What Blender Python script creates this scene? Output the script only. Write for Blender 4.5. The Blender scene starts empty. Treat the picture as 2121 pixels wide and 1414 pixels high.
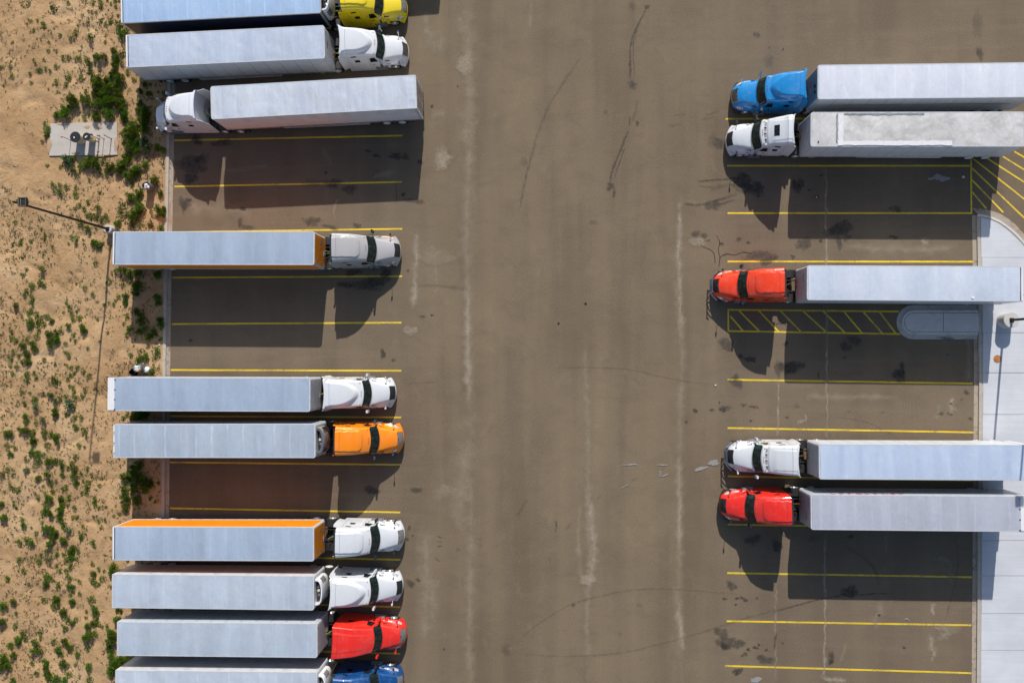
import bpy, bmesh, math, random
from mathutils import Vector, Matrix, noise
R = math.radians
random.seed(7)
SC = bpy.context.scene
COL = SC.collection

# ------------------------------------------------------------------ camera
FPX, PW, PH = 1700.0, 2121.0, 1414.0            # focal length and size of the photograph in pixels
CX, CY = PW / 2, PH / 2
NAD = (1155.0, 742.0)                           # pixel straight below the drone
CAMH = 65.8
_zc = -Vector(((NAD[0] - CX) / FPX, -(NAD[1] - CY) / FPX, -1.0)).normalized()
_xc = (Vector((1, 0, 0)) - _zc * _zc.x).normalized()
_yc = _zc.cross(_xc)
C2W = Matrix((_xc, _yc, _zc))                   # camera axes to world axes
cam = bpy.data.cameras.new('camera')
cam.lens = FPX / PW * 36.0
cam.sensor_width = 36.0
cam.clip_end = 3000
cam_o = bpy.data.objects.new('camera', cam)
COL.objects.link(cam_o)
cam_o.matrix_world = Matrix.Translation((0, 0, CAMH)) @ C2W.to_4x4()
SC.camera = cam_o
SC.render.resolution_x, SC.render.resolution_y = 1024, 682


def w(px, py, z=0.0):
    """place in the world at height z that the photograph shows at (px, py)"""
    r = C2W @ Vector(((px - CX) / FPX, -(py - CY) / FPX, -1.0))
    t = (z - CAMH) / r.z
    return Vector((r.x * t, r.y * t, z))


# ------------------------------------------------------------------ light
SUN_EL, SUN_AZ = R(33.0), R(5.3)
SUNV = Vector((math.sin(SUN_AZ) * math.cos(SUN_EL), math.cos(SUN_AZ) * math.cos(SUN_EL), math.sin(SUN_EL)))
world = bpy.data.worlds.new('World')
SC.world = world
world.use_nodes = True
wn = world.node_tree
sky = wn.nodes.new('ShaderNodeTexSky')
sky.sky_type = 'NISHITA'
sky.sun_disc = False
sky.sun_elevation = SUN_EL
sky.sun_rotation = SUN_AZ
sky.air_density = 1.0
sky.dust_density = 1.2
bg = wn.nodes['Background']
bg.inputs['Strength'].default_value = 0.108
wn.links.new(sky.outputs[0], bg.inputs[0])
sun = bpy.data.lights.new('sun', 'SUN')
sun.energy = 4.9
sun.angle = R(0.5)
sun.color = (1.0, 0.955, 0.89)
sun_o = bpy.data.objects.new('sun', sun)
COL.objects.link(sun_o)
sun_o.rotation_euler = SUNV.to_track_quat('Z', 'Y').to_euler()
sun_o.location = SUNV * 120
SC.cycles.max_bounces = 5
SC.cycles.diffuse_bounces = 3
SC.cycles.glossy_bounces = 2
SC.cycles.transmission_bounces = 2
SC.cycles.transparent_max_bounces = 6
vs = SC.view_settings
vs.view_transform = 'Standard'
vs.look = 'None'
vs.exposure = 0.12
vs.gamma = 1.0
vs.use_curve_mapping = False


# ------------------------------------------------------------------ materials
def nt(name):
    m = bpy.data.materials.new(name)
    m.use_nodes = True
    t = m.node_tree
    return m, t, t.nodes['Principled BSDF']


def N(t, typ, **kw):
    n = t.nodes.new(typ)
    for k, v in kw.items():
        setattr(n, k, v)
    return n


def noise_tex(t, vec, scale, detail=4, rough=0.55, dist=0.0):
    n = N(t, 'ShaderNodeTexNoise')
    n.inputs['Scale'].default_value = scale
    n.inputs['Detail'].default_value = min(detail, 5)
    n.inputs['Roughness'].default_value = rough
    n.inputs['Distortion'].default_value = dist
    if vec is not None:
        t.links.new(vec, n.inputs['Vector'])
    return n.outputs['Fac']


def ramp(t, fac, stops):
    r = N(t, 'ShaderNodeValToRGB')
    e = r.color_ramp.elements
    while len(e) < len(stops):
        e.new(0.5)
    for i, (p, c) in enumerate(stops):
        e[i].position = p
        e[i].color = c if len(c) == 4 else (*c, 1)
    t.links.new(fac, r.inputs[0])
    return r.outputs[0]


def mixc(t, fac, a, b, mode='MIX'):
    m = N(t, 'ShaderNodeMix', data_type='RGBA', blend_type=mode)
    for s, v in ((0, fac), (6, a), (7, b)):
        if isinstance(v, (int, float)):
            m.inputs[s].default_value = v
        elif isinstance(v, (tuple, list)):
            m.inputs[s].default_value = v if len(v) == 4 else (*v, 1)
        else:
            t.links.new(v, m.inputs[s])
    return m.outputs[2]


def maths(t, op, a, b=0.0, c=None):
    m = N(t, 'ShaderNodeMath', operation=op)
    for i, v in enumerate((a, b, c)):
        if v is None:
            continue
        if isinstance(v, (int, float)):
            m.inputs[i].default_value = v
        else:
            t.links.new(v, m.inputs[i])
    return m.outputs[0]


def coords(t, kind='Object', scale=(1, 1, 1), loc=(0, 0, 0)):
    tc = N(t, 'ShaderNodeTexCoord')
    if scale == (1, 1, 1) and loc == (0, 0, 0):
        return tc.outputs[kind]
    m = N(t, 'ShaderNodeMapping')
    m.inputs['Scale'].default_value = scale
    m.inputs['Location'].default_value = loc
    t.links.new(tc.outputs[kind], m.inputs[0])
    return m.outputs[0]


def bump(t, p, height, strength, dist=0.02):
    b = N(t, 'ShaderNodeBump')
    b.inputs['Strength'].default_value = strength
    b.inputs['Distance'].default_value = dist
    t.links.new(height, b.inputs['Height'])
    t.links.new(b.outputs[0], p.inputs['Normal'])


def pm(name, col, rough=0.5, metal=0.0, coat=0.0, var=0.12, scale=3.0, bumpk=0.0, bscale=40.0, spec=0.5):
    """plain procedural material: colour with uneven tone, optional fine relief"""
    m, t, p = nt(name)
    v = coords(t)
    f = noise_tex(t, v, scale, 5)
    c = ramp(t, f, [(0.3, tuple(x * (1 - var) for x in col)), (0.7, tuple(min(1, x * (1 + var * 0.6)) for x in col))])
    t.links.new(c, p.inputs['Base Color'])
    p.inputs['Roughness'].default_value = rough
    p.inputs['Metallic'].default_value = metal
    p.inputs['Specular IOR Level'].default_value = spec
    if coat:
        p.inputs['Coat Weight'].default_value = coat
        p.inputs['Coat Roughness'].default_value = 0.06
    if bumpk:
        bump(t, p, noise_tex(t, v, bscale, 3), bumpk)
    return m


MATS = {}


def mat(key, *a, **k):
    if key not in MATS:
        MATS[key] = pm(key, *a, **k)
    return MATS[key]


def paint(key, col, rough=0.38):
    """vehicle lacquer with a little road dust"""
    if key in MATS:
        return MATS[key]
    m, t, p = nt(key)
    rk = random.Random(key)
    v = coords(t, 'Object', (1, 1, 1), (rk.uniform(0, 50), rk.uniform(0, 50), 0))
    dust = noise_tex(t, v, 1.7, 7, 0.7, 0.4)
    d = ramp(t, dust, [(0.5, (0, 0, 0)), (0.85, (1, 1, 1))])
    c = mixc(t, maths(t, 'MULTIPLY', d, 0.24), col, (0.36, 0.31, 0.25))
    t.links.new(c, p.inputs['Base Color'])
    t.links.new(maths(t, 'MULTIPLY_ADD', d, 0.25, rough), p.inputs['Roughness'])
    p.inputs['Coat Weight'].default_value = 0.6
    p.inputs['Coat Roughness'].default_value = 0.08
    MATS[key] = m
    return m


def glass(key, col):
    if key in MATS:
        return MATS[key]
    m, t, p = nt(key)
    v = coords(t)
    c = ramp(t, noise_tex(t, coords(t, 'Object', (1.2, 2.4, 1.0)), 1.6, 4, 0.6, 0.8), [(0.40, tuple(x * 0.35 for x in col)), (0.60, tuple(x * 1.2 for x in col)), (0.72, tuple(x * 5.0 for x in col))])  # reflection streaks on the glass are painted into its base colour
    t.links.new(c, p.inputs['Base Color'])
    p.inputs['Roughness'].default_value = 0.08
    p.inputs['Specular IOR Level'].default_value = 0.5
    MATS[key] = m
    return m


def roof_mat(key, col, streak=0.14, streak_col=(0.30, 0.26, 0.22), dirt=0.15, dirt_col=(0.36, 0.34, 0.32), bow=0.06, patchy=0.0, gloss=0.42):
    """trailer roof skin: faint lines over the roof bows, dirt, rusty run-off on some"""
    m, t, p = nt(key)
    rk = random.Random(key)
    off = (rk.uniform(0, 60), rk.uniform(0, 60), rk.uniform(0, 60))
    v0 = coords(t)
    sx = N(t, 'ShaderNodeSeparateXYZ')
    t.links.new(v0, sx.inputs[0])
    v = coords(t, 'Object', (1, 1, 1), off)
    wob = noise_tex(t, v, 1.3, 3)
    # bows about every 0.61 m
    ph = maths(t, 'FRACT', maths(t, 'ADD', maths(t, 'DIVIDE', sx.outputs[0], 1.22), maths(t, 'MULTIPLY', wob, 0.16)))
    line = ramp(t, ph, [(0.40, (0, 0, 0)), (0.46, (1, 1, 1)), (0.50, (1, 1, 1)), (0.58, (0, 0, 0))])
    vx = coords(t, 'Object', (1.6, 0.35, 1), off)
    fade = ramp(t, noise_tex(t, vx, 1.0, 4, 0.6), [(0.35, (0, 0, 0)), (0.7, (1, 1, 1))])
    c = mixc(t, maths(t, 'MULTIPLY', maths(t, 'MULTIPLY', line, fade), bow * 5), col, tuple(min(1, x * 1.45) for x in col))
    big = noise_tex(t, coords(t, 'Object', (0.5, 0.8, 1), off), 1.2, 6, 0.6, 0.4)
    c = mixc(t, maths(t, 'MULTIPLY', ramp(t, big, [(0.42, (0, 0, 0)), (0.75, (1, 1, 1))]), dirt), c, dirt_col)
    if streak:
        sv = coords(t, 'Object', (3.2, 0.22, 1), off)
        sf = noise_tex(t, sv, 1.0, 5, 0.6)
        edge = ramp(t, maths(t, 'MULTIPLY_ADD', sx.outputs[1], -0.4, 0.5), [(0.2, (0.25, 0.25, 0.25)), (0.9, (1, 1, 1))])
        sf = maths(t, 'MULTIPLY', ramp(t, sf, [(0.56, (0, 0, 0)), (0.78, (1, 1, 1))]), edge)
        c = mixc(t, maths(t, 'MULTIPLY', sf, streak), c, streak_col)
    if patchy:
        pf = noise_tex(t, v, 0.9, 8, 0.7, 0.6)
        c = mixc(t, maths(t, 'MULTIPLY', ramp(t, pf, [(0.5, (0, 0, 0)), (0.62, (1, 1, 1))]), patchy), c, (0.30, 0.29, 0.28))
    # ponding rings and scuffs
    pond = noise_tex(t, v, 0.55, 5, 0.6, 1.5)
    ring = ramp(t, pond, [(0.50, (0, 0, 0)), (0.535, (1, 1, 1)), (0.57, (0.25, 0.25, 0.25)), (0.8, (0, 0, 0))])
    c = mixc(t, maths(t, 'MULTIPLY', ring, min(0.2, dirt * 0.45)), c, tuple(x * 0.62 for x in dirt_col))
    scuff = noise_tex(t, coords(t, 'Object', (0.5, 6.0, 1), off), 1.5, 4, 0.7)
    c = mixc(t, maths(t, 'MULTIPLY', ramp(t, scuff, [(0.60, (0, 0, 0)), (0.75, (1, 1, 1))]), 0.25), c, tuple(min(1, x * 1.4) for x in col))
    band = noise_tex(t, coords(t, 'Object', (0.75, 0.10, 1), off), 1.0, 2, 0.5, 0.5)  # soft shading across the roof ripples, painted into the colour
    c = mixc(t, 0.24, c, band, 'OVERLAY')
    spk = noise_tex(t, v, 14, 3, 0.7)
    c = mixc(t, 0.13, c, spk, 'OVERLAY')
    t.links.new(c, p.inputs['Base Color'])
    t.links.new(maths(t, 'MULTIPLY_ADD', big, 0.3, gloss - 0.1), p.inputs['Roughness'])
    h = maths(t, 'ADD', noise_tex(t, coords(t, 'Object', (1.8, 0.6, 1), off), 1.6, 3, 0.5, 0.6), maths(t, 'MULTIPLY', line, 0.15))
    bump(t, p, h, 0.6, 0.05)
    return m


# ------------------------------------------------------------------ mesh helpers
class MB:
    def __init__(self):
        self.v, self.f = [], []

    def add(self, vs_, fs):
        o = len(self.v)
        self.v += [tuple(p) for p in vs_]
        self.f += [tuple(i + o for i in f) for f in fs]
        return self

    def box(self, x0, x1, y0, y1, z0, z1):
        return self.add([(x0, y0, z0), (x1, y0, z0), (x1, y1, z0), (x0, y1, z0), (x0, y0, z1), (x1, y0, z1), (x1, y1, z1), (x0, y1, z1)],
                        [(0, 3, 2, 1), (4, 5, 6, 7), (0, 1, 5, 4), (1, 2, 6, 5), (2, 3, 7, 6), (3, 0, 4, 7)])

    def tube(self, pts, r, n=8, caps=True):
        pts = [Vector(p) for p in pts]
        rs = r if isinstance(r, (list, tuple)) else [r] * len(pts)
        rings = []
        ref = Vector((0, 0, 1))
        for i, p in enumerate(pts):
            d = (pts[min(i + 1, len(pts) - 1)] - pts[max(i - 1, 0)]).normalized()
            a = d.cross(ref)
            if a.length < 1e-3:
                a = d.cross(Vector((0, 1, 0)))
            a.normalize()
            b = d.cross(a)
            rings.append([p + (a * math.cos(k * 2 * math.pi / n) + b * math.sin(k * 2 * math.pi / n)) * rs[i] for k in range(n)])
        vs_ = [q for rg in rings for q in rg]
        fs = []
        for i in range(len(pts) - 1):
            for k in range(n):
                fs.append((i * n + k, i * n + (k + 1) % n, (i + 1) * n + (k + 1) % n, (i + 1) * n + k))
        if caps:
            fs.append(tuple(range(n - 1, -1, -1)))
            fs.append(tuple(range((len(pts) - 1) * n, len(pts) * n)))
        return self.add(vs_, [f[::-1] for f in fs])

    def cyl(self, c, r, z0, z1, n=24, r1=None):
        r1 = r if r1 is None else r1
        vs_ = [(c[0] + r * math.cos(k * 2 * math.pi / n), c[1] + r * math.sin(k * 2 * math.pi / n), z0) for k in range(n)]
        vs_ += [(c[0] + r1 * math.cos(k * 2 * math.pi / n), c[1] + r1 * math.sin(k * 2 * math.pi / n), z1) for k in range(n)]
        fs = [(k, (k + 1) % n, n + (k + 1) % n, n + k) for k in range(n)] + [tuple(range(n - 1, -1, -1)), tuple(range(n, 2 * n))]
        return self.add(vs_, fs)

    def lathe(self, prof, n=28):
        """profile of (radius, y) turned about the y axis"""
        vs_ = []
        for (r, y) in prof:
            for k in range(n):
                a = k * 2 * math.pi / n
                vs_.append((r * math.cos(a), y, r * math.sin(a)))
        fs = []
        for i in range(len(prof) - 1):
            for k in range(n):
                fs.append((i * n + k, i * n + (k + 1) % n, (i + 1) * n + (k + 1) % n, (i + 1) * n + k))
        return self.add(vs_, fs)

    def grid(self, rows, flip=False):
        nr, nc = len(rows), len(rows[0])
        fs = []
        for i in range(nr - 1):
            for j in range(nc - 1):
                f = (i * nc + j, i * nc + j + 1, (i + 1) * nc + j + 1, (i + 1) * nc + j)
                fs.append(f[::-1] if flip else f)
        return self.add([q for r_ in rows for q in r_], fs)

    def prism(self, poly, z0, z1):
        n = len(poly)
        vs_ = [(p[0], p[1], z0) for p in poly] + [(p[0], p[1], z1) for p in poly]
        fs = [tuple(range(n - 1, -1, -1)), tuple(range(n, 2 * n))] + [(k, (k + 1) % n, n + (k + 1) % n, n + k) for k in range(n)]
        return self.add(vs_, fs)

    def mesh(self, name, m=None, smooth=35, bevel=0.0, fix=False):
        me = bpy.data.meshes.new(name)
        me.from_pydata(self.v, [], self.f)
        if bevel or fix:
            bm = bmesh.new()
            bm.from_mesh(me)
            if fix:
                bmesh.ops.recalc_face_normals(bm, faces=bm.faces)
            if bevel:
                bmesh.ops.bevel(bm, geom=[e for e in bm.edges if len(e.link_faces) == 2 and e.calc_face_angle(0) > 0.6], offset=bevel, segments=2, affect='EDGES', clamp_overlap=True)
            bm.to_mesh(me)
            bm.free()
        if m is not None:
            me.materials.append(m)
        if smooth:
            me.polygons.foreach_set('use_smooth', [True] * len(me.polygons))
            me.set_sharp_from_angle(angle=R(smooth))
        me.update()
        return me

    def build(self, name, m=None, parent=None, smooth=35, bevel=0.0, fix=False, loc=None):
        return link(name, self.mesh(name, m, smooth, bevel, fix), parent, loc)


def link(name, data, parent=None, loc=None, rz=None, scale=None):
    o = bpy.data.objects.new(name, data)
    COL.objects.link(o)
    if parent is not None:
        o.parent = parent
    if loc is not None:
        o.location = loc
    if rz is not None:
        o.rotation_euler = (0, 0, rz)
    if scale is not None:
        o.scale = scale
    return o


def tag(o, label, cat, group=None):
    o['label'] = label
    o['category'] = cat
    if group:
        o['group'] = group
    return o


def thing(name, label, cat, loc=(0, 0, 0), rz=0.0, group=None):
    o = bpy.data.objects.new(name, None)
    o.empty_display_size = 0.3
    COL.objects.link(o)
    o.location = loc
    o.rotation_euler = (0, 0, rz)
    return tag(o, label, cat, group)


def structure(o):
    o['kind'] = 'structure'
    return o


def sstep(a, b, x):
    if a == b:
        return 0.0 if x < a else 1.0
    t = max(0.0, min(1.0, (x - a) / (b - a)))
    return t * t * (3 - 2 * t)


def lin(keys, x):
    if x <= keys[0][0]:
        return keys[0][1]
    for (a, va), (b, vb) in zip(keys, keys[1:]):
        if x <= b:
            return va + (vb - va) * (x - a) / (b - a)
    return keys[-1][1]

# ------------------------------------------------------------------ the setting
KERB_L = [(-700, 362), (-100, 352), (165, 348), (330, 344.5), (480, 341.5), (560, 340), (715, 338), (950, 336), (1070, 335), (1414, 332), (2100, 328)]
KERB_R = [(430, 2024.5), (560, 2026.5), (700, 2028.5), (794, 2029), (895, 2028), (1095, 2026.5), (1194, 2026), (1294, 2025), (1414, 2024), (2100, 2018)]


def kl(y):
    """world x of the sand side of the left kerb at world y"""
    py = CY
    for _ in range(6):
        p = w(lin(KERB_L, py), py, 0.12)
        py += (p.y - y) * 25.0
    return p.x


PADX, PADY = w(172, 288, .2).x, w(172, 288, .2).y


def sand_z(x, y):
    d = max(0.0, KX(y) - x)
    k = sstep(0.0, 2.5, d)
    v = Vector((x * 0.16, y * 0.16, 3.1))
    a = noise.fractal(v, 1.0, 2.0, 4)
    b = noise.noise(Vector((x * 0.9, y * 0.5, 9.7)))
    c = noise.noise(Vector((x * 2.4, y * 2.0, 1.7)))
    gul = abs(noise.noise(Vector((x * 0.45 + 0.5 * b, y * 0.3, 20.0))))
    pa = sstep(4.2, 2.9, abs(x - PADX) * 1.0) * sstep(3.2, 1.9, abs(y - PADY))
    k *= 1 - pa
    return 0.10 + k * (0.14 * a + 0.035 * b + 0.014 * c - 0.10 * max(0.0, 0.12 - gul) / 0.12)


_kt = [(y, kl(y)) for y in range(-66, 68, 2)]


def KX(y):
    return lin(_kt, y)


# sand
def sand_material():
    m, t, p = nt('sand')
    v = coords(t)
    big = noise_tex(t, v, 0.22, 6, 0.6, 0.5)
    mid = noise_tex(t, v, 1.1, 6, 0.65, 0.4)
    fine = noise_tex(t, v, 26, 4, 0.7)
    c = ramp(t, big, [(0.30, (0.325, 0.196, 0.095)), (0.5, (0.430, 0.274, 0.142)), (0.72, (0.520, 0.353, 0.198))])
    c = mixc(t, maths(t, 'MULTIPLY', ramp(t, mid, [(0.5, (0, 0, 0)), (0.72, (1, 1, 1))]), 0.55), c, (0.300, 0.181, 0.090))
    c = mixc(t, maths(t, 'MULTIPLY', ramp(t, noise_tex(t, v, 3.3, 5, 0.7, 1.2), [(0.55, (0, 0, 0)), (0.7, (1, 1, 1))]), 0.35), c, (0.540, 0.367, 0.211))
    c = mixc(t, 0.30, c, noise_tex(t, v, 9, 5, 0.8), 'OVERLAY')
    vo = N(t, 'ShaderNodeTexVoronoi')
    vo.inputs['Scale'].default_value = 5.5
    t.links.new(v, vo.inputs[0])
    peb = ramp(t, maths(t, 'ADD', vo.outputs['Distance'], maths(t, 'MULTIPLY', noise_tex(t, v, 0.8, 3), 0.22)), [(0.11, (1, 1, 1)), (0.15, (0, 0, 0))])
    c = mixc(t, maths(t, 'MULTIPLY', peb, 0.5), c, (0.130, 0.093, 0.059))
    t.links.new(c, p.inputs['Base Color'])
    p.inputs['Roughness'].default_value = 0.95
    p.inputs['Specular IOR Level'].default_value = 0.15
    h = maths(t, 'ADD', maths(t, 'MULTIPLY', mid, 1.6), maths(t, 'ADD', maths(t, 'MULTIPLY', fine, 0.25), maths(t, 'MULTIPLY', noise_tex(t, v, 5, 5, 0.65, 0.8), 0.6)))
    bump(t, p, h, 0.75, 0.10)
    return m


SAND = sand_material()
offs = [0.0] + [0.12 * i for i in range(1, 6)] + [0.6 + 0.2 * i for i in range(1, 85)]
while offs[-1] < 190:
    offs.append(offs[-1] * 1.22)
ys = [-34 + 0.2 * i for i in range(341)]
while ys[-1] < 220:
    ys.append(ys[-1] + (ys[-1] - 33.0) * 0.5 + 0.3)
    ys.insert(0, -ys[-1])
rows = []
for y in ys:
    k = KX(y)
    rows.append([(k - o, y, sand_z(k - o, y)) for o in offs])
structure(MB().grid(rows, flip=True).build('sand_ground', SAND, smooth=180))
structure(MB().add([(-1500, -1500, -0.5), (1500, -1500, -0.5), (1500, 1500, -0.5), (-1500, 1500, -0.5)], [(0, 1, 2, 3)]).build('ground', SAND, smooth=0))


# asphalt
def asphalt_material():
    m, t, p = nt('asphalt')
    v = coords(t)
    big = noise_tex(t, v, 0.09, 6, 0.6, 0.3)
    lane = noise_tex(t, coords(t, 'Object', (0.45, 0.035, 1)), 1.0, 3, 0.5, 0.35)
    mid = noise_tex(t, coords(t, 'Object', (0.5, 1.0, 1)), 0.8, 7, 0.68, 0.5)
    fine = noise_tex(t, v, 9, 5, 0.85)
    c = ramp(t, big, [(0.3, (0.132, 0.098, 0.064)), (0.7, (0.184, 0.138, 0.090))])
    c = mixc(t, maths(t, 'MULTIPLY', ramp(t, lane, [(0.40, (0, 0, 0)), (0.75, (1, 1, 1))]), 0.42), c, (0.241, 0.181, 0.114))
    c = mixc(t, maths(t, 'MULTIPLY', ramp(t, lane, [(0.25, (1, 1, 1)), (0.45, (0, 0, 0))]), 0.35), c, (0.112, 0.085, 0.059))
    c = mixc(t, maths(t, 'MULTIPLY', ramp(t, mid, [(0.48, (0, 0, 0)), (0.78, (1, 1, 1))]), 0.35), c, (0.102, 0.077, 0.054))
    c = mixc(t, maths(t, 'MULTIPLY', ramp(t, noise_tex(t, v, 0.45, 7, 0.7, 0.8), [(0.56, (0, 0, 0)), (0.74, (1, 1, 1))]), 0.30), c, (0.255, 0.194, 0.125))
    # tyre-polished bays: streaks along the parking direction on both sides
    sx = N(t, 'ShaderNodeSeparateXYZ')
    t.links.new(v, sx.inputs[0])
    bay = ramp(t, maths(t, 'MULTIPLY_ADD', maths(t, 'ABSOLUTE', maths(t, 'ADD', sx.outputs[0], -0.5)), 0.02, 0.0), [(0.20, (0, 0, 0)), (0.30, (1, 1, 1))])
    st = noise_tex(t, coords(t, 'Object', (0.06, 1.3, 1)), 1.0, 6, 0.65)
    c = mixc(t, maths(t, 'MULTIPLY', maths(t, 'MULTIPLY', ramp(t, st, [(0.5, (0, 0, 0)), (0.75, (1, 1, 1))]), bay), 0.5), c, (0.219, 0.166, 0.112))
    c = mixc(t, maths(t, 'MULTIPLY', bay, 0.30), c, (0.117, 0.092, 0.071))
    c = mixc(t, 0.62, c, fine, 'OVERLAY')
    vo = N(t, 'ShaderNodeTexVoronoi')
    vo.inputs['Scale'].default_value = 9
    t.links.new(v, vo.inputs[0])
    peb = ramp(t, vo.outputs['Distance'], [(0.06, (1, 1, 1)), (0.09, (0, 0, 0))])
    c = mixc(t, maths(t, 'MULTIPLY', peb, 0.5), c, (0.380, 0.298, 0.196))
    t.links.new(c, p.inputs['Base Color'])
    p.inputs['Roughness'].default_value = 0.88
    p.inputs['Specular IOR Level'].default_value = 0.25
    bump(t, p, fine, 0.35, 0.015)
    return m


ASPH = asphalt_material()
rows = []
for y in (-150, -66, -60, -50, -40, -30, -20, -10, 0, 10, 20, 30, 40, 50, 60, 66, 150):
    k = KX(y)
    rows.append([(k + 0.1 + (75 - k) * i / 4, y, 0.0) for i in range(5)])
lot = structure(MB().grid(rows).build('parking_lot', ASPH, smooth=0))


# concrete
def concrete_material(name, col, dirt=0.3, dcol=(0.20, 0.15, 0.11), sc=1.0):
    m, t, p = nt(name)
    v = coords(t)
    big = noise_tex(t, v, 0.35 * sc, 6, 0.6, 0.3)
    brush = noise_tex(t, coords(t, 'Object', (0.25, 5.0, 1)), 1.0, 5, 0.6)
    c = ramp(t, big, [(0.3, tuple(x * 0.90 for x in col)), (0.7, tuple(min(1, x * 1.06) for x in col))])
    c = mixc(t, 0.12, c, brush, 'OVERLAY')
    dm = noise_tex(t, v, 1.4 * sc, 8, 0.68, 0.5)
    c = mixc(t, maths(t, 'MULTIPLY', ramp(t, dm, [(0.52, (0, 0, 0)), (0.68, (1, 1, 1))]), dirt), c, dcol)
    c = mixc(t, 0.15, c, noise_tex(t, v, 45, 2), 'OVERLAY')
    t.links.new(c, p.inputs['Base Color'])
    p.inputs['Roughness'].default_value = 0.85
    p.inputs['Specular IOR Level'].default_value = 0.3
    bump(t, p, noise_tex(t, v, 60, 3), 0.15, 0.01)
    return m


CONC = concrete_material('apron concrete', (0.525, 0.54, 0.575), 0.16, (0.46, 0.43, 0.41))
KERBC = concrete_material('kerb concrete', (0.42, 0.38, 0.325), 0.45, (0.24, 0.18, 0.125), 1.6)
GUTC = concrete_material('gutter concrete', (0.36, 0.30, 0.235), 0.85, (0.145, 0.105, 0.075), 1.2)
ISLC = concrete_material('island concrete', (0.58, 0.565, 0.555), 0.30, (0.24, 0.20, 0.17), 1.0)
PADC = concrete_material('pad concrete', (0.47, 0.43, 0.385), 0.35, (0.40, 0.28, 0.18), 0.9)


def strip(line, off0, off1, z0, z1, base=0.0):
    """extrusion between two sideways offsets of a world polyline; z0 and z1 are the heights of its two top edges"""
    n = len(line)
    prof = [[], [], [], []]
    for i, p in enumerate(line):
        d = (line[min(i + 1, n - 1)] - line[max(i - 1, 0)])
        nrm = Vector((d.y, -d.x, 0)).normalized()
        a, b = p + nrm * off0, p + nrm * off1
        prof[0].append((a.x, a.y, base))
        prof[1].append((a.x, a.y, z0))
        prof[2].append((b.x, b.y, z1))
        prof[3].append((b.x, b.y, base))
    return MB().grid(prof)


# left kerb in cast lengths of about three metres, with its gutter pan
gut = structure(strip([Vector((KX(y), y, 0)) for y in range(-66, 67, 2)][::-1], -0.56, -0.215, 0.012, 0.007, -0.05).build('gutter', GUTC, fix=True))
kerb_l = structure(strip([Vector((KX(y), y, 0)) for y in range(-66, 67, 2)][::-1], -0.20, 0.03, 0.118, 0.118, -0.05).build('kerb', KERBC, fix=True))
yy = -34.0
while yy < 34:
    l_ = [Vector((KX(yy + i * 0.5), yy + i * 0.5, 0)) for i in range(7)]
    l_[-1] = Vector((KX(yy + 2.985), yy + 2.985, 0))
    MB_ = strip(l_[::-1], -0.215, 0.04, 0.122, 0.126, 0.0)
    MB_.build('kerb_stone', KERBC, kerb_l, fix=True, bevel=0.012)
    yy += 3.0

# right hand apron: raised concrete walk with cast slabs, kerb and gutter
arc_k = [(2025, 443.5), (2040, 445.5), (2056, 450), (2072, 457.5), (2085, 466), (2098, 476.5), (2110, 488), (2121, 500), (2140, 524), (2156, 556), (2164, 600), (2166, 660)]
arc_g = [(2014, 431), (2028, 431.5), (2042, 434), (2056, 437.5), (2070, 442), (2084, 450), (2098, 460.5), (2110, 472), (2121, 485), (2142, 510), (2160, 545), (2176, 600), (2180, 660)]


def krx(py):
    return lin(KERB_R, py)


def pw(pts, z=0.0):
    return [w(x, y, z) for (x, y) in pts]


edge_r = [w(krx(py), py, 0.13) for py in list(range(446, 2100, 40))]
apron_poly = [w(krx(2100), 2100, .1), w(2700, 2100, .1), w(2700, 660, .1)] + [w(x, y, .1) for x, y in arc_k[::-1]] + [w(krx(py), py, .1) for py in range(480, 2100, 60)]
apron = structure(MB().prism([(p.x, p.y) for p in apron_poly], -0.05, 0.105).build('concrete_apron', KERBC, smooth=0))
joints = [533, 611, 689, 772, 858, 940, 1030, 1119, 1192, 1270, 1346, 1424, 1502]


def slab(px0, px1, py0, py1, parent=apron, g=0.016, z=0.132, m=CONC, z0=0.09):
    a, b, c, d = w(px0, py1, z), w(px1, py1, z), w(px1, py0, z), w(px0, py0, z)
    mb = MB().prism([(a.x + g, a.y + g), (b.x - g, b.y + g), (c.x - g, c.y - g), (d.x + g, d.y - g)], z0, z + random.uniform(-.002, .002))
    return mb.build('slab', m, parent, bevel=0.008)


for a, b in zip(joints, joints[1:]):
    slab(krx((a + b) / 2) + 7.2, 2142, a, b)
    slab(2142, 2250, a, b)
# first slab inside the curved kerb
sp = [w(x - 5 + max(0, (x - 2090) * 0.04), y + 6, .13) for x, y in arc_k[1:9]]
sp = [w(krx(450) + 7, 450.5, .13)] + sp + [w(2136, 533, .13), w(krx(533) + 6.5, 533, .13)]
MB().prism([(p.x, p.y) for p in sp][::-1], 0.09, 0.132).build('slab', CONC, apron, fix=True, bevel=0.006)
kerb_r = structure(strip([w(krx(py), py, .13) for py in range(446, 2080, 40)], -0.16, 0.03, 0.136, 0.136, 0.0).build('kerb', KERBC, fix=True))
strip(pw([(x, y) for x, y in arc_k], .13), -0.02, 0.14, 0.137, 0.137, 0.0).build('kerb_stone', ISLC, kerb_r, fix=True)
gr = strip([w(krx(py) - 0.5, py, 0) for py in range(446, 2080, 40)], 0.03, 0.40, 0.010, 0.007, -0.05).build('gutter', GUTC, fix=True)
structure(gr)
ag = []
for (a, b) in zip(arc_g, arc_k + arc_k[-1:]):
    ag.append((w(*a), w(b[0], b[1])))
MB().grid([[(p.x, p.y, 0.009) for p, q in ag], [(q.x, q.y, 0.014) for p, q in ag]], flip=False).build('gutter_pan', GUTC, gr, fix=True)


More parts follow.
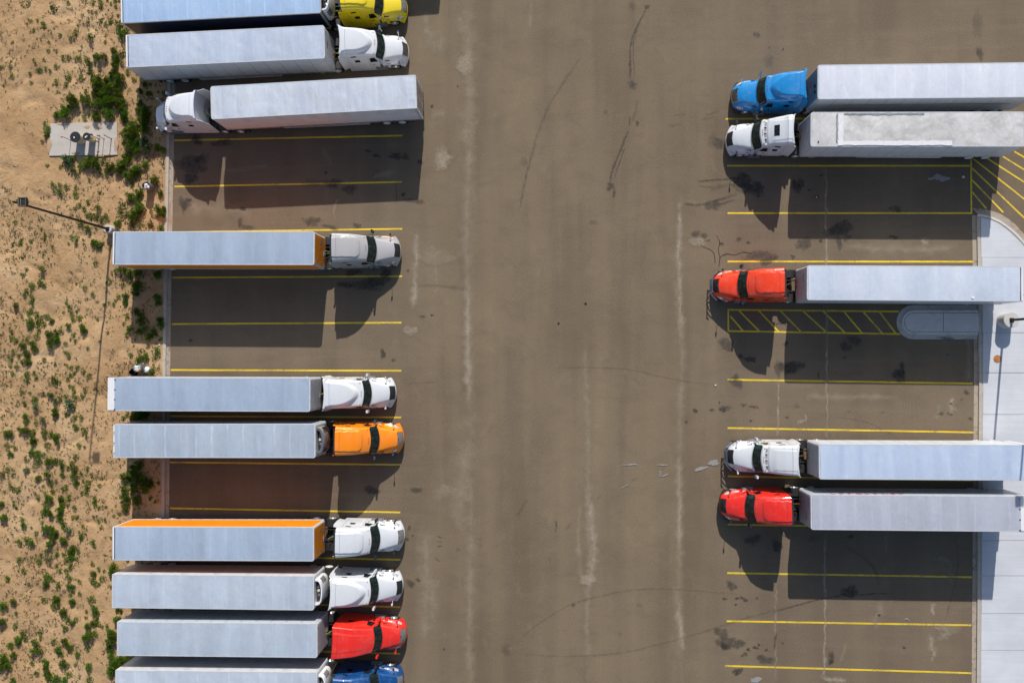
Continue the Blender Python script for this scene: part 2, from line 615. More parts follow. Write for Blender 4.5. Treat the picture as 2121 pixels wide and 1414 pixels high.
# island with a round nose
def stadium(x0, x1, y0, y1, z, n=14):
    """round on the left (x0), square on the right; pixel coordinates"""
    cy, r = (y0 + y1) / 2, (y1 - y0) / 2
    pts = [(x1, y1), (x1, y0)]
    pts += [(x0 + r - r * math.sin(math.pi * k / n), cy - r * math.cos(math.pi * k / n)) for k in range(n + 1)]
    return [(p.x, p.y) for p in (w(x, y, z) for x, y in pts)]


ISLG = concrete_material('island gutter', (0.46, 0.435, 0.405), 0.55, (0.20, 0.16, 0.13), 1.3)
JOINT = mat('joint filler', (0.28, 0.26, 0.25), .9)
isl = structure(MB().prism(stadium(1857, 2024, 631.5, 702.5, 0.0), -0.05, 0.016).build('island', ISLG, smooth=0))
MB().prism(stadium(1867.5, 2027, 641.5, 693.5, 0.12), 0.0, 0.125).build('kerb_stone', ISLC, isl, bevel=0.035)
MB().prism(stadium(1873.0, 2030.0, 647.2, 688.2, 0.13), 0.1, 0.128).build('joint', JOINT, isl, 0)
MB().prism(stadium(1874.2, 1953.2, 648.4, 687.0, 0.13), 0.1, 0.136).build('slab', ISLC, isl, bevel=0.006)
slab(1954.6, 2030.5, 648.4, 687.0, isl, 0.0, 0.137, ISLC, 0.1)


# painted lines
def line_material():
    m, t, p = nt('yellow road paint')
    v = coords(t)
    wear = ramp(t, maths(t, 'ADD', maths(t, 'MULTIPLY', noise_tex(t, v, 5, 7, 0.8), 0.6), maths(t, 'MULTIPLY', noise_tex(t, v, 0.5, 4), 0.4)), [(0.50, (0, 0, 0)), (0.60, (1, 1, 1))])
    tone = ramp(t, noise_tex(t, v, 0.6, 5, 0.6), [(0.3, (0.62, 0.42, 0.012)), (0.7, (0.80, 0.56, 0.02))])
    c = mixc(t, maths(t, 'MULTIPLY', wear, 0.62), tone, (0.19, 0.15, 0.085))
    t.links.new(c, p.inputs['Base Color'])
    p.inputs['Roughness'].default_value = 0.6
    bump(t, p, noise_tex(t, v, 40, 3), 0.2, 0.01)
    return m


YEL = line_material()


def pline(x0, y0, x1, y1, wd=0.135, z=0.005):
    a, b = w(x0, y0, z), w(x1, y1, z)
    d = (b - a).normalized() * 1
    n_ = Vector((-d.y, d.x, 0)) * wd / 2
    # a cut every few metres keeps the edges slightly uneven
    k = max(2, int((b - a).length / 0.7))
    top, bot = [], []
    for i in range(k + 1):
        q = a.lerp(b, i / k)
        j = random.uniform(-.006, .006)
        top.append((q.x + n_.x * (1 + j * 6), q.y + n_.y * (1 + j * 6), z))
        bot.append((q.x - n_.x, q.y - n_.y + j, z))
    return MB().grid([bot, top]).build('painted_line', YEL, lot, smooth=0)


LEFT_LINES = [(363, 98, 836, 86), (362, 195, 835, 184), (361, 291, 834, 281), (361, 386.5, 833, 377), (359, 481, 833, 474), (356, 575, 833, 572), (356, 671, 831.5, 668),
              (354, 766, 831.5, 767.5), (353, 861.5, 831, 864), (352.5, 957, 830, 962), (352, 1052, 829, 1060.5), (352, 1148, 829.5, 1158.5), (352, 1243, 829.5, 1256.5),
              (352, 1339, 829, 1353), (351, 1435, 829, 1450)]
RIGHT_LINES = [(1503, 246.5, 2012, 245), (1506, 343.5, 2012, 343.5), (1507, 441.5, 2014, 441.5), (1507, 541.5, 2015, 542), (1507, 641.5, 1862, 645), (1507, 685.5, 1865, 691.5),
               (1507, 786, 2015, 794), (1507, 886, 2016, 895), (1508, 986, 2014, 995), (1507, 1085.5, 2014, 1095), (1506, 1186, 2013, 1194.5), (1505, 1285.5, 2012, 1294),
               (1502, 1378, 2012, 1393)]
HATCH = [(1508.5, 640, 1508.5, 687), (1513, 655, 1539, 685), (1530, 642.5, 1573, 686), (1571, 642.5, 1613, 687), (1616, 643, 1660, 688), (1662, 643, 1713, 689), (1704, 643.5, 1751, 689.5),
         (1747, 644, 1786, 690), (1787, 644.5, 1828, 690.5), (1821, 645, 1856, 691),
         (2011.5, 318, 2012, 443), (2016, 329, 2135, 423), (2037, 323, 2135, 386), (2075, 323, 2135, 360), (2101, 314, 2135, 334), (2013, 348, 2135, 464), (2013, 372.5, 2078, 440), (2013, 397, 2043, 432),
         (2014, 318, 2135, 395)][:-1]
for i, l_ in enumerate(LEFT_LINES + RIGHT_LINES):
    pline(*l_)
for i, l_ in enumerate(HATCH):
    pline(*l_, 0.125, 0.009)


# ------------------------------------------------------------------ marks on the asphalt
def decal_material(name, col, strength, lo=0.30, hi=0.62, scale=3.0, rough=0.8, col2=None, streak=None):
    m, t, p = nt(name)
    v = coords(t)
    at = N(t, 'ShaderNodeAttribute', attribute_name='a')
    nz = noise_tex(t, coords(t, 'Object', streak) if streak else v, scale, 8, 0.75, 0.5)
    k = maths(t, 'ADD', maths(t, 'MULTIPLY', at.outputs['Fac'], 0.85), maths(t, 'MULTIPLY', maths(t, 'SUBTRACT', nz, 0.52), 2.0))
    al = maths(t, 'MULTIPLY', ramp(t, k, [(lo, (0, 0, 0)), (hi, (1, 1, 1))]), strength)
    c = mixc(t, noise_tex(t, v, scale * 3, 4), col, col2 or tuple(x * 1.35 for x in col))
    t.links.new(c, p.inputs['Base Color'])
    p.inputs['Roughness'].default_value = rough
    t.links.new(al, p.inputs['Alpha'])
    return m


OIL = decal_material('oil', (0.032, 0.026, 0.022), 0.66, 0.15, 0.85, 3.2, 0.6)
OIL2 = decal_material('old oil', (0.050, 0.042, 0.034), 0.58, 0.15, 0.90, 2.6, 0.75)
DUST = decal_material('dust', (0.285, 0.228, 0.158), 0.55, 0.02, 1.15, 0.8, 0.95)
DUST2 = decal_material('pale dust', (0.325, 0.268, 0.20), 0.66, 0.12, 0.95, 1.5, 0.95)
TYRE = decal_material('tyre mark', (0.070, 0.058, 0.045), 0.25, 0.10, 0.95, 2.2, 0.85)
SPILL = decal_material('dried spill', (0.40, 0.385, 0.38), 0.80, 0.18, 0.42, 3.0, 0.6, (0.20, 0.19, 0.185))
CRACK = decal_material('crack', (0.030, 0.025, 0.021), 0.85, 0.05, 0.6, 3.0, 0.9)
DZ = [0.0125]


def with_attr(o, vals):
    at = o.data.attributes.new('a', 'FLOAT', 'POINT')
    at.data.foreach_set('value', vals)
    return o


def nz():
    DZ[0] += 0.00012
    return DZ[0]


def blob(name, px, py, rx, ry, m, ang=0.0, wob=0.35, seed=None):
    z = nz()
    rnd = random.Random(seed if seed is not None else int(px * 31 + py * 17))
    c = w(px, py, z)
    s = 1 / 26.0
    n = 26
    ph = [rnd.uniform(0, 6.28) for _ in range(4)]
    vs_, al = [(c.x, c.y, z)], [1.0]
    for ring, av in ((0.5, 0.85), (0.8, 0.55), (1.0, 0.0)):
        for k in range(n):
            a = k * 2 * math.pi / n
            q = 1 + wob * (0.5 * math.sin(2 * a + ph[0]) + 0.35 * math.sin(3 * a + ph[1]) + 0.3 * math.sin(5 * a + ph[2]) + 0.2 * math.sin(9 * a + ph[3]))
            x, y = rx * s * q * ring * math.cos(a), ry * s * q * ring * math.sin(a)
            ca, sa = math.cos(ang), math.sin(ang)
            vs_.append((c.x + x * ca - y * sa, c.y + x * sa + y * ca, z))
            al.append(av)
    fs = [(0, 1 + k, 1 + (k + 1) % n) for k in range(n)]
    for r_ in range(2):
        for k in range(n):
            a, b = 1 + r_ * n + k, 1 + r_ * n + (k + 1) % n
            fs.append((a, a + n, b + n, b))
    return with_attr(MB().add(vs_, fs).build(name, m, lot, smooth=0), al)


def stroke(name, pts, wd, m, jit=0.0, taper=True):
    z = nz()
    P = []
    q = [Vector((a, b, 0)) for a, b in pts]
    for i in range(len(q) - 1):
        p0, p1, p2, p3 = q[max(i - 1, 0)], q[i], q[i + 1], q[min(i + 2, len(q) - 1)]
        k = max(2, int((p2 - p1).length / 9))
        for j in range(k):
            t = j / k
            P.append(0.5 * ((2 * p1) + (p2 - p0) * t + (2 * p0 - 5 * p1 + 4 * p2 - p3) * t * t + (3 * p1 - p0 - 3 * p2 + p3) * t ** 3))
    P.append(q[-1])
    P = [w(p.x + random.uniform(-jit, jit), p.y + random.uniform(-jit, jit), z) for p in P]
    n = len(P)
    rows, al = [[], [], []], [[], [], []]
    for i, p in enumerate(P):
        d = P[min(i + 1, n - 1)] - P[max(i - 1, 0)]
        nn = Vector((-d.y, d.x, 0)).normalized() * (wd / 26.0 / 2) * random.uniform(0.6, 1.4)
        e = min(1.0, min(i, n - 1 - i) / max(1, n * 0.15)) if taper else 1.0
        for r_, (s, a) in enumerate(((-1, 0.0), (0, 1.0), (1, 0.0))):
            rows[r_].append((p.x + nn.x * s, p.y + nn.y * s, z))
            al[r_].append(a * (0.35 + 0.65 * e))
    return with_attr(MB().grid(rows, flip=True).build(name, m, lot, smooth=0), al[0] + al[1] + al[2])


for pts, wd, m in [
        ([(971, -20), (973, 120), (976, 210), (972, 330), (967, 480), (969, 620), (971, 760), (973, 930)], 20, DUST),
        ([(966, 20), (971, 130), (972, 200), (963, 310)], 26, DUST), ([(970, 590), (969, 700), (972, 830)], 12, DUST2),
        ([(973, 980), (975, 1100), (971, 1290), (976, 1430)], 16, DUST), ([(968, 905), (958, 990), (952, 1100)], 34, DUST),
        ([(1410, 405), (1406, 540), (1405, 640), (1412, 730), (1408, 860), (1407, 1000), (1408, 1120), (1405, 1250), (1411, 1380), (1412, 1430)], 14, DUST),
        ([(1408, 420), (1406, 520), (1409, 600), (1412, 700)], 9, DUST2), ([(1404, 950), (1408, 1040), (1406, 1140)], 10, DUST2), ([(1403, 1250), (1409, 1290), (1412, 1350)], 10, DUST2),
        ([(1213, 690), (1213, 760), (1217, 920), (1219, 1080), (1222, 1180), (1215, 1290), (1220, 1430)], 13, DUST),
        ([(1220, 1020), (1226, 1090), (1231, 1140), (1224, 1190), (1214, 1228)], 15, DUST2), ([(1203, 1040), (1198, 1130), (1205, 1210)], 10, DUST),
        ([(1098, 0), (1099, 60)], 8, DUST), 
        ([(1711, 325), (1712, 640), (1713, 790), (1713, 910)], 4, DUST2), ([(1710, 1100), (1708, 1250), (1709, 1420)], 5, DUST2), ([(1612, 785), (1612, 905)], 4, DUST2), ([(1607, 1190), (1607, 1420)], 4, DUST),
        ([(861, 480), (860, 560), (857, 640)], 14, DUST2), ([(904, 540), (903, 620)], 9, DUST), ([(880, 20), (885, 60), (905, 110)], 20, DUST), ([(950, 30), (960, 70)], 22, DUST),
        ([(700, 410), (690, 440), (700, 455)], 5, DUST), ([(460, 355), (520, 348), (560, 342)], 12, DUST), ([(668, 305), (680, 330), (690, 345)], 12, DUST),
        ([(1750, 512), (1850, 515), (1920, 517), (1985, 510)], 16, DUST), ([(1668, 820), (1760, 822), (1860, 822)], 12, DUST), ([(1918, 488), (1912, 500), (1922, 512)], 10, DUST2),
        ([(1815, 1248), (1825, 1265), (1812, 1285), (1822, 1300)], 14, DUST), ([(1935, 1245), (1930, 1262), (1938, 1272)], 9, DUST2), ([(1925, 1310), (1928, 1335), (1935, 1350), (1930, 1372)], 13, DUST2),
        ([(1930, 1300), (1952, 1300), (1962, 1312), (1940, 1322)], 11, DUST2), ([(1750, 1333), (1746, 1352), (1744, 1372)], 9, DUST), ([(1832, 1102), (1833, 1140)], 7, DUST), ([(1928, 1160), (1965, 1162), (1966, 1220)], 7, DUST),
        ([(1700, 1404), (1730, 1406), (1752, 1408)], 8, DUST2), ([(1940, 870), (1945, 850), (1942, 835)], 9, DUST), ([(1972, 858), (1968, 840), (1972, 822)], 12, DUST2), ([(1665, 858), (1668, 870), (1650, 874)], 7, DUST2),
        ([(350, 420), (353, 470)], 9, DUST2), ([(380, 420), (430, 432), (520, 440)], 26, DUST), ([(2003, 700), (2008, 740), (2004, 790)], 10, DUST), ([(880, 1090), (883, 1200), (880, 1330)], 26, DUST),
        ([(890, 1190), (900, 1290)], 22, DUST), ([(925, 320), (921, 345)], 22, DUST2), ([(915, 75), (917, 110)], 20, DUST), ([(890, 240), (930, 236)], 20, DUST)]:
    stroke('dust_streak', pts, wd * 1.8, m, 2.2)
for pts, wd, m, nm in [
        ([(1342, 10), (1330, 35), (1318, 60), (1308, 85), (1305, 115), (1306, 150), (1309, 178)], 6, OIL2, 'oil_trail'), ([(1322, 60), (1312, 90), (1313, 130), (1314, 172)], 3, OIL2, 'oil_trail'),
        ([(1318, 205), (1317, 230), (1306, 258)], 5, TYRE, 'oil_trail'), ([(1302, 270), (1290, 298), (1278, 330), (1266, 360), (1263, 385)], 6.5, OIL2, 'oil_trail'), ([(1294, 305), (1280, 345), (1271, 375)], 3, OIL2, 'oil_trail'),
        ([(1305, 262), (1304, 240)], 5, OIL2, 'oil_trail'),
        ([(1205, 115), (1175, 160), (1140, 215), (1118, 265), (1103, 320), (1088, 370), (1078, 420)], 5, TYRE, 'tyre_mark'), ([(1112, 275), (1095, 340), (1076, 440)], 2.5, TYRE, 'tyre_mark'),
        ([(1130, 760), (1190, 761), (1255, 762), (1310, 766), (1370, 780), (1425, 790), (1480, 795)], 3, TYRE, 'tyre_mark'), ([(842, 795), (880, 792), (912, 791)], 2, TYRE, 'tyre_mark'),
        ([(860, 592), (900, 592), (970, 599)], 7, TYRE, 'tyre_mark'),
        ([(1060, 1345), (1085, 1315), (1125, 1285), (1180, 1252), (1225, 1238), (1290, 1224), (1360, 1219), (1430, 1222), (1540, 1231)], 3.5, TYRE, 'tyre_mark'),
        ([(1090, 1356), (1180, 1358), (1280, 1352), (1370, 1332), (1450, 1310), (1510, 1290), (1560, 1275), (1620, 1260), (1700, 1240), (1760, 1230)], 3.5, TYRE, 'tyre_mark'),
        ([(1600, 1268), (1660, 1250), (1720, 1236), (1790, 1230), (1850, 1228)], 3.5, OIL2, 'tyre_mark'), ([(1750, 1130), (1790, 1155), (1815, 1185), (1822, 1220)], 5, TYRE, 'tyre_mark'),
        ([(1735, 864), (1790, 872), (1830, 890), (1865, 910)], 2.5, TYRE, 'tyre_mark'), ([(1980, 1105), (1985, 1170), (1970, 1240), (1958, 1285)], 3, TYRE, 'tyre_mark'),
        ([(1092, 1034), (1086, 1045), (1070, 1070)], 5, TYRE, 'tyre_mark'), ([(1150, 1072), (1153, 1090), (1150, 1102)], 4, OIL2, 'tyre_mark'), ([(1248, 1022), (1235, 1035)], 4, TYRE, 'tyre_mark'), ([(1322, 988), (1305, 996)], 5, TYRE, 'tyre_mark'),
        ([(1182, 1082), (1172, 1098)], 4, TYRE, 'tyre_mark'), ([(1138, 1152), (1142, 1172)], 4, TYRE, 'tyre_mark'),
        ([(1445, 375), (1490, 372), (1535, 367)], 6, OIL2, 'oil_trail'), ([(1414, 422), (1450, 424), (1478, 416), (1530, 402)], 7, OIL2, 'oil_trail'), ([(1480, 425), (1500, 420), (1525, 412)], 5, OIL2, 'oil_trail'),
        ([(1446, 386), (1490, 388)], 5, TYRE, 'oil_trail'), ([(1470, 395), (1500, 384), (1530, 384)], 7, TYRE, 'oil_trail'), ([(1395, 240), (1420, 235)], 5, TYRE, 'tyre_mark'), ([(1385, 262), (1412, 256)], 6, TYRE, 'tyre_mark'), ([(1460, 240), (1490, 230)], 6, TYRE, 'tyre_mark'), ([(1450, 250), (1486, 240)], 4, TYRE, 'tyre_mark'),
        ([(904, 1110), (918, 1112)], 5, OIL2, 'tyre_mark'), ([(903, 1120), (920, 1122)], 5, OIL2, 'tyre_mark'), ([(905, 1132), (918, 1128)], 5, OIL2, 'tyre_mark'), ([(900, 1155), (914, 1162)], 5, OIL2, 'tyre_mark'), ([(982, 1115), (998, 1116)], 5, TYRE, 'tyre_mark'), ([(984, 1126), (1000, 1130)], 5, TYRE, 'tyre_mark')]:
    stroke(nm, pts, wd * (1.7 if m is TYRE else 1.25), m, 0.7)
for pts, wd in [([(1484, 487), (1491, 500), (1488, 515), (1491, 532), (1490, 552)], 2.2), ([(1491, 532), (1508, 526), (1522, 528), (1540, 522), (1558, 526)], 2.4),
                ([(1450, 507), (1465, 515), (1478, 523), (1482, 545)], 2.0), ([(1452, 502), (1470, 497)], 1.5), ([(820, 380), (822, 420)], 1.2), ([(1615, 1092), (1620, 1105), (1627, 1112)], 1.5), ([(1608, 672), (1612, 669), (1618, 671), (1624, 668), (1628, 675)], 1.6)]:
    stroke('crack', pts, wd, CRACK, 1.0, False)
for px, py, rx, ry, m in [
        (1310, 176, 9, 8, OIL2), (1264, 386, 9, 7, OIL2), (1341, 14, 5, 5, OIL2), (1272, 400, 3, 8, OIL2), (1320, 255, 3, 6, OIL2), (1255, 232, 6, 5, TYRE), (1085, 335, 7, 10, TYRE), (1230, 460, 8, 6, TYRE),
        (1492, 297, 14, 10, OIL2), (1476, 292, 10, 12, TYRE), (1540, 375, 20, 12, OIL), (1565, 388, 18, 9, OIL), (1550, 392, 28, 10, OIL2), (1478, 425, 14, 10, OIL2),
        (1652, 384, 13, 12, OIL), (1739, 474, 24, 13, OIL), (1738, 502, 6, 12, OIL2), (1755, 492, 8, 6, OIL2), (1665, 505, 13, 13, OIL2), (1691, 407, 4, 3, OIL), (1571, 407, 4, 2.5, OIL), (1703, 363, 6, 2, OIL), (1677, 394, 4, 2, OIL),
        (1855, 433, 10, 6, OIL2), (1847, 490, 5, 3, OIL), (1855, 492, 6, 3, OIL), (1642, 532, 5, 4, OIL2), (1575, 530, 28, 10, OIL2), (1590, 540, 14, 8, OIL2), (1530, 495, 6, 4, OIL2), (1550, 502, 4, 3, OIL), (1495, 505, 5, 3, OIL), (1448, 488, 12, 10, OIL2), (1700, 499, 4, 3, OIL),
        (1504, 712, 13, 12, OIL2), (1555, 744, 10, 6, OIL), (1535, 738, 6, 4, OIL), (1638, 761, 22, 13, OIL), (1613, 762, 8, 16, OIL2), (1628, 711, 5, 4, OIL), (1752, 718, 12, 9, OIL2), (1770, 705, 12, 10, OIL2), (1750, 741, 3, 3, OIL), (1862, 778, 11, 13, OIL), (1867, 766, 7, 12, OIL), (1962, 734, 3, 2.5, OIL), (1695, 777, 2, 8, OIL2),
        (1525, 790, 12, 12, OIL2), (1498, 848, 6, 4, OIL2), (1501, 846, 10, 7, OIL2), (1440, 850, 4.5, 4.5, OIL), (1422, 873, 4, 3, OIL2), (1475, 848, 5, 3, OIL2), (1490, 833, 2, 2, OIL), (1555, 871, 3, 2, OIL), (1630, 864, 3, 2, OIL), (1540, 838, 5, 4, OIL2), (1562, 842, 8, 3, OIL2), (1650, 840, 5, 6, TYRE),
        (1970, 836, 4, 2, OIL2), (1992, 827, 3, 2, OIL), (1948, 856, 7, 3, OIL2), (1968, 857, 5, 3, OIL2), (2002, 812, 6, 4, OIL2), (2010, 866, 4, 3, OIL2), (1760, 852, 4, 3, TYRE), (1827, 853, 4, 3, TYRE),
        (1762, 1111, 5, 4, OIL), (1609, 1130, 8, 14, OIL), (1560, 1118, 14, 10, OIL2), (1760, 1225, 16, 10, OIL), (1515, 1212, 9, 9, OIL2), (1528, 1238, 5, 3, OIL), (1501, 1239, 4, 3, OIL), (1543, 1241, 5, 4, OIL), (1524, 1251, 3, 2, OIL), (1535, 1236, 3, 2, OIL), (1568, 1238, 2, 2, OIL), (1685, 1114, 10, 6, TYRE),
        (1495, 1310, 14, 9, OIL2), (1505, 1330, 18, 12, OIL2), (1502, 1338, 10, 6, OIL), (1532, 1333, 11, 8, OIL2), (1565, 1340, 5, 3, OIL), (1550, 1344, 4, 3, OIL), (1572, 1334, 3, 2, OIL), (1587, 1345, 3, 2.5, OIL), (1621, 1331, 2.5, 2, OIL), (1542, 1355, 7, 4, OIL2), (1585, 1365, 16, 9, OIL2), (1528, 1390, 9, 7, OIL),
        (1722, 1360, 6, 12, OIL2), (1721, 1370, 4, 5, OIL), (1873, 1340, 3, 2.5, OIL), (1821, 1273, 3, 2.5, OIL), (1606, 1325, 2, 18, OIL2),
        (870, 336, 7, 4, OIL), (895, 220, 4, 3, OIL), (948, 178, 2, 2.5, OIL), (820, 323, 12, 8, OIL), (780, 323, 9, 3, OIL), (762, 313, 6, 2.5, OIL), (840, 325, 8, 6, OIL2), (675, 358, 4, 3, OIL), (400, 340, 28, 22, OIL2), (395, 370, 18, 8, OIL), (410, 330, 8, 6, OIL), (382, 420, 10, 14, OIL2), (392, 414, 5, 4, OIL), (380, 430, 5, 12, OIL2), (408, 290, 12, 10, OIL), (460, 296, 20, 8, OIL2),
        (502, 432, 6, 3.5, OIL), (508, 434, 2, 2, OIL), (497, 460, 4, 14, OIL2), (512, 470, 14, 5, OIL2), (645, 458, 16, 10, OIL2), (685, 470, 14, 5, OIL2), (740, 467, 10, 4, OIL2), (850, 415, 18, 3, OIL2), (870, 418, 8, 5, OIL2), (835, 403, 4, 4, OIL), (725, 392, 16, 8, OIL2), (690, 380, 20, 8, OIL2), (650, 380, 22, 10, TYRE),
        (793, 732, 6, 8, OIL), (815, 745, 5, 3, OIL2), (762, 590, 28, 14, OIL2), (715, 590, 16, 6, OIL), (800, 566, 12, 8, OIL), (786, 580, 22, 12, OIL2), (395, 705, 4, 3, OIL), (730, 565, 18, 5, OIL), (845, 560, 3, 2.5, OIL), (875, 655, 6, 3.5, OIL2), (895, 652, 3, 2, OIL), (862, 1014, 10, 6, OIL2), (850, 1207, 8, 7, OIL2), (866, 1200, 6, 3, OIL2), (843, 1115, 4, 4, OIL2), (855, 1108, 2, 2, OIL), (1048, 1345, 10, 10, TYRE), (920, 1343, 3, 2, OIL2), (949, 1138, 4, 5, TYRE),
        (1325, 1252, 6, 3, TYRE), (1285, 1312, 4, 3, TYRE), (1188, 1252, 4, 3, OIL2), (770, 1015, 14, 8, OIL), (700, 940, 20, 6, OIL2), (730, 1330, 14, 8, OIL2), (1592, 125, 12, 11, TYRE), (1568, 72, 6, 6, OIL2), (1594, 98, 2, 2, OIL), (1622, 102, 2, 2, OIL), (2030, 110, 6, 14, OIL2), (2025, 50, 8, 30, TYRE), (1310, 12, 6, 9, TYRE), (848, 1092, 3, 6, OIL2),
        (1935, 560, 20, 3, OIL2), (1960, 700, 14, 3, OIL2)]:
    blob('oil_stain' if m in (OIL, OIL2) else 'dark_patch', px, py, rx * 1.3, ry * 1.3, m, random.uniform(-.3, .3))
for px, py, rx, ry, a in [(1478, 958, 14, 6.5, 0.25), (1452, 970, 14, 4.5, 0.25), (1942, 366, 9, 8, 0.3), (1956, 370, 11, 7, -0.1), (1929, 370, 8, 3.5, 0.1), (1566, 1407, 12, 7, 0.1)]:
    blob('dried_spill', px, py, rx, ry, SPILL, a, 0.3)
for pts in [[(1360, 963), (1372, 962), (1383, 963)], [(1285, 963), (1305, 962), (1320, 961)], [(1362, 976), (1370, 978), (1364, 986), (1378, 984), (1386, 980)], [(1286, 1012), (1294, 1006), (1302, 1004)], [(1870, 1282), (1878, 1280), (1884, 1284)]]:
    stroke('dried_spill', pts, 3.6, SPILL, 0.5)
for px, py, rx, ry in [(905, 532, 26, 14), (850, 685, 12, 8), (1445, 500, 14, 8), (915, 330, 14, 20), (962, 135, 16, 14), (918, 1020, 18, 12), (1216, 1200, 12, 10), (1965, 1305, 20, 7), (800, 360, 18, 6)]:
    blob('dust_patch', px, py, rx * 1.5, ry * 1.5, DUST2 if rx < 17 else DUST, 0.1, 0.25)

# ------------------------------------------------------------------ vehicle materials
BLACK = mat('black rubber', (0.012, 0.012, 0.013), 0.75)
DARK = mat('dark plastic', (0.022, 0.022, 0.024), 0.5)
FRAME = mat('chassis paint', (0.02, 0.019, 0.019), 0.6, var=0.4, scale=6)
CHROME = mat('chrome', (0.62, 0.63, 0.65), 0.16, 1.0, var=0.05)
ALU = mat('aluminium', (0.50, 0.51, 0.52), 0.38, 0.85, var=0.18, scale=8)
TREAD = mat('tread plate', (0.36, 0.36, 0.37), 0.5, 0.6, var=0.25, scale=12)
RIMW = mat('white rim', (0.62, 0.62, 0.60), 0.45, var=0.2, scale=6)
RIMA = mat('polished rim', (0.60, 0.60, 0.60), 0.3, 0.7, var=0.2, scale=6)
GLASS = glass('windscreen glass', (0.010, 0.026, 0.026))
SGLASS = glass('side glass', (0.010, 0.014, 0.016))
AMBER = mat('amber lens', (0.55, 0.12, 0.02), 0.35)
REDL = mat('red lens', (0.45, 0.02, 0.02), 0.35)
LENS = mat('headlamp lens', (0.55, 0.60, 0.62), 0.12, 0.3, var=0.4, scale=9)
HOSEG = mat('green hose', (0.10, 0.42, 0.10), 0.5)
HOSER = mat('red hose', (0.40, 0.04, 0.03), 0.5)
HOSEY = mat('yellow hose', (0.45, 0.34, 0.05), 0.5)
HOSEB = mat('black hose', (0.015, 0.015, 0.015), 0.5)
GREYP = mat('grey part', (0.22, 0.22, 0.22), 0.55, var=0.35, scale=5)
WHITEP = paint('white shell', (0.72, 0.72, 0.72))


class Loft:
    """half sections (outer bottom to top centre) along d, the distance behind the nose; mirrored in y"""

    def __init__(self, sec, bow, n):
        self.sec, self.bow, self.n = sec, bow, n

    def p(self, d, v, side=1):
        s = self.sec(d)
        i = max(0, min(len(s) - 2, int(v)))
        t = v - i
        y = s[i][0] + (s[i + 1][0] - s[i][0]) * t
        z = s[i][1] + (s[i + 1][1] - s[i][1]) * t
        return Vector((-(d + self.bow(d) * (y / 1.2) ** 2), y * side, z))

    def v_at_z(self, d, z):
        s = self.sec(d)
        for i in range(len(s) - 1):
            if s[i + 1][1] >= z:
                return i + max(0.0, (z - s[i][1]) / max(1e-6, s[i + 1][1] - s[i][1]))
        return len(s) - 1.0

    def mesh(self, ds, close_rear=True, close_front=False):
        rows = []
        for d in ds:
            s = self.sec(d)
            b = self.bow(d)
            r = [(-(d + b * (y / 1.2) ** 2), y, z) for y, z in s] + [(-(d + b * (y / 1.2) ** 2), -y, z) for y, z in s[-2::-1]]
            rows.append(r)
        mb = MB().grid(rows, flip=True)
        nc = len(rows[0])
        if close_rear:
            o = (len(rows) - 1) * nc
            mb.f.append(tuple(o + i for i in range(nc)))
        if close_front:
            mb.f.append(tuple(range(nc - 1, -1, -1)))
        return mb

    def patch(self, pts, off, side=1, nd=6, nv=6, zmode=False):
        """skin on the surface bounded by four (d, v) corners (or (d, z) when zmode)"""
        (a0, b0), (a1, b1), (a2, b2), (a3, b3) = pts
        rows = []
        for i in range(nd + 1):
            s = i / nd
            r = []
            for j in range(nv + 1):
                t = j / nv
                d = (a0 * (1 - s) + a1 * s) * (1 - t) + (a3 * (1 - s) + a2 * s) * t
                v = (b0 * (1 - s) + b1 * s) * (1 - t) + (b3 * (1 - s) + b2 * s) * t
                if zmode:
                    v = self.v_at_z(d, v)
                e = 0.02
                P = self.p(d, v, side)
                du = self.p(d + e, v, side) - self.p(d - e, v, side)
                dv = self.p(d, min(v + .05, self.n - 1.001), side) - self.p(d, max(v - .05, 0), side)
                n_ = du.cross(dv)
                if n_.length < 1e-9:
                    n_ = Vector((0, side, 0))
                n_.normalize()
                if n_.y * side < 0 and abs(n_.y) > 0.3 or n_.z < -0.3:
                    n_ = -n_
                if n_.z < 0 and abs(n_.y) < 0.3:
                    n_ = -n_
                r.append(P + n_ * off)
            rows.append(r)
        return MB().grid(rows)

    def across(self, d0, d1, v0, off, nd=6, vq=8, dedge=0.0):
        """skin across the middle, from v0 on one side over the top to v0 on the other; its ends drawn in by dedge"""
        vv = [v0 + (self.n - 1 - v0) * k / vq for k in range(vq + 1)]
        cols = [(v, 1) for v in vv] + [(v, -1) for v in vv[-2::-1]]
        rows = []
        for i in range(nd + 1):
            s = i / nd
            r = []
            for k, (v, sd) in enumerate(cols):
                q = abs(k - vq) / vq
                a = d0 + dedge * q ** 3
                d = a + (d1 - a) * s
                P = self.p(d, v, sd)
                du = self.p(d + .02, v, sd) - self.p(d - .02, v, sd)
                y = Vector((0, 1, 0))
                dy = self.p(d, max(0, v - .2), sd) - P if v > self.n - 1.3 else self.p(d, min(v + .2, self.n - 1), sd) - P
                n_ = du.cross(dy)
                n_ = n_.normalized() if n_.length > 1e-9 else Vector((0.6, 0, 0.8))
                if n_.z < 0:
                    n_ = -n_
                r.append(P + n_ * off)
            rows.append(r)
        return MB().grid(rows, flip=True)


def frange(a, b, st):
    n = max(1, int(round((b - a) / st)))
    return [a + (b - a) * i / n for i in range(n + 1)]


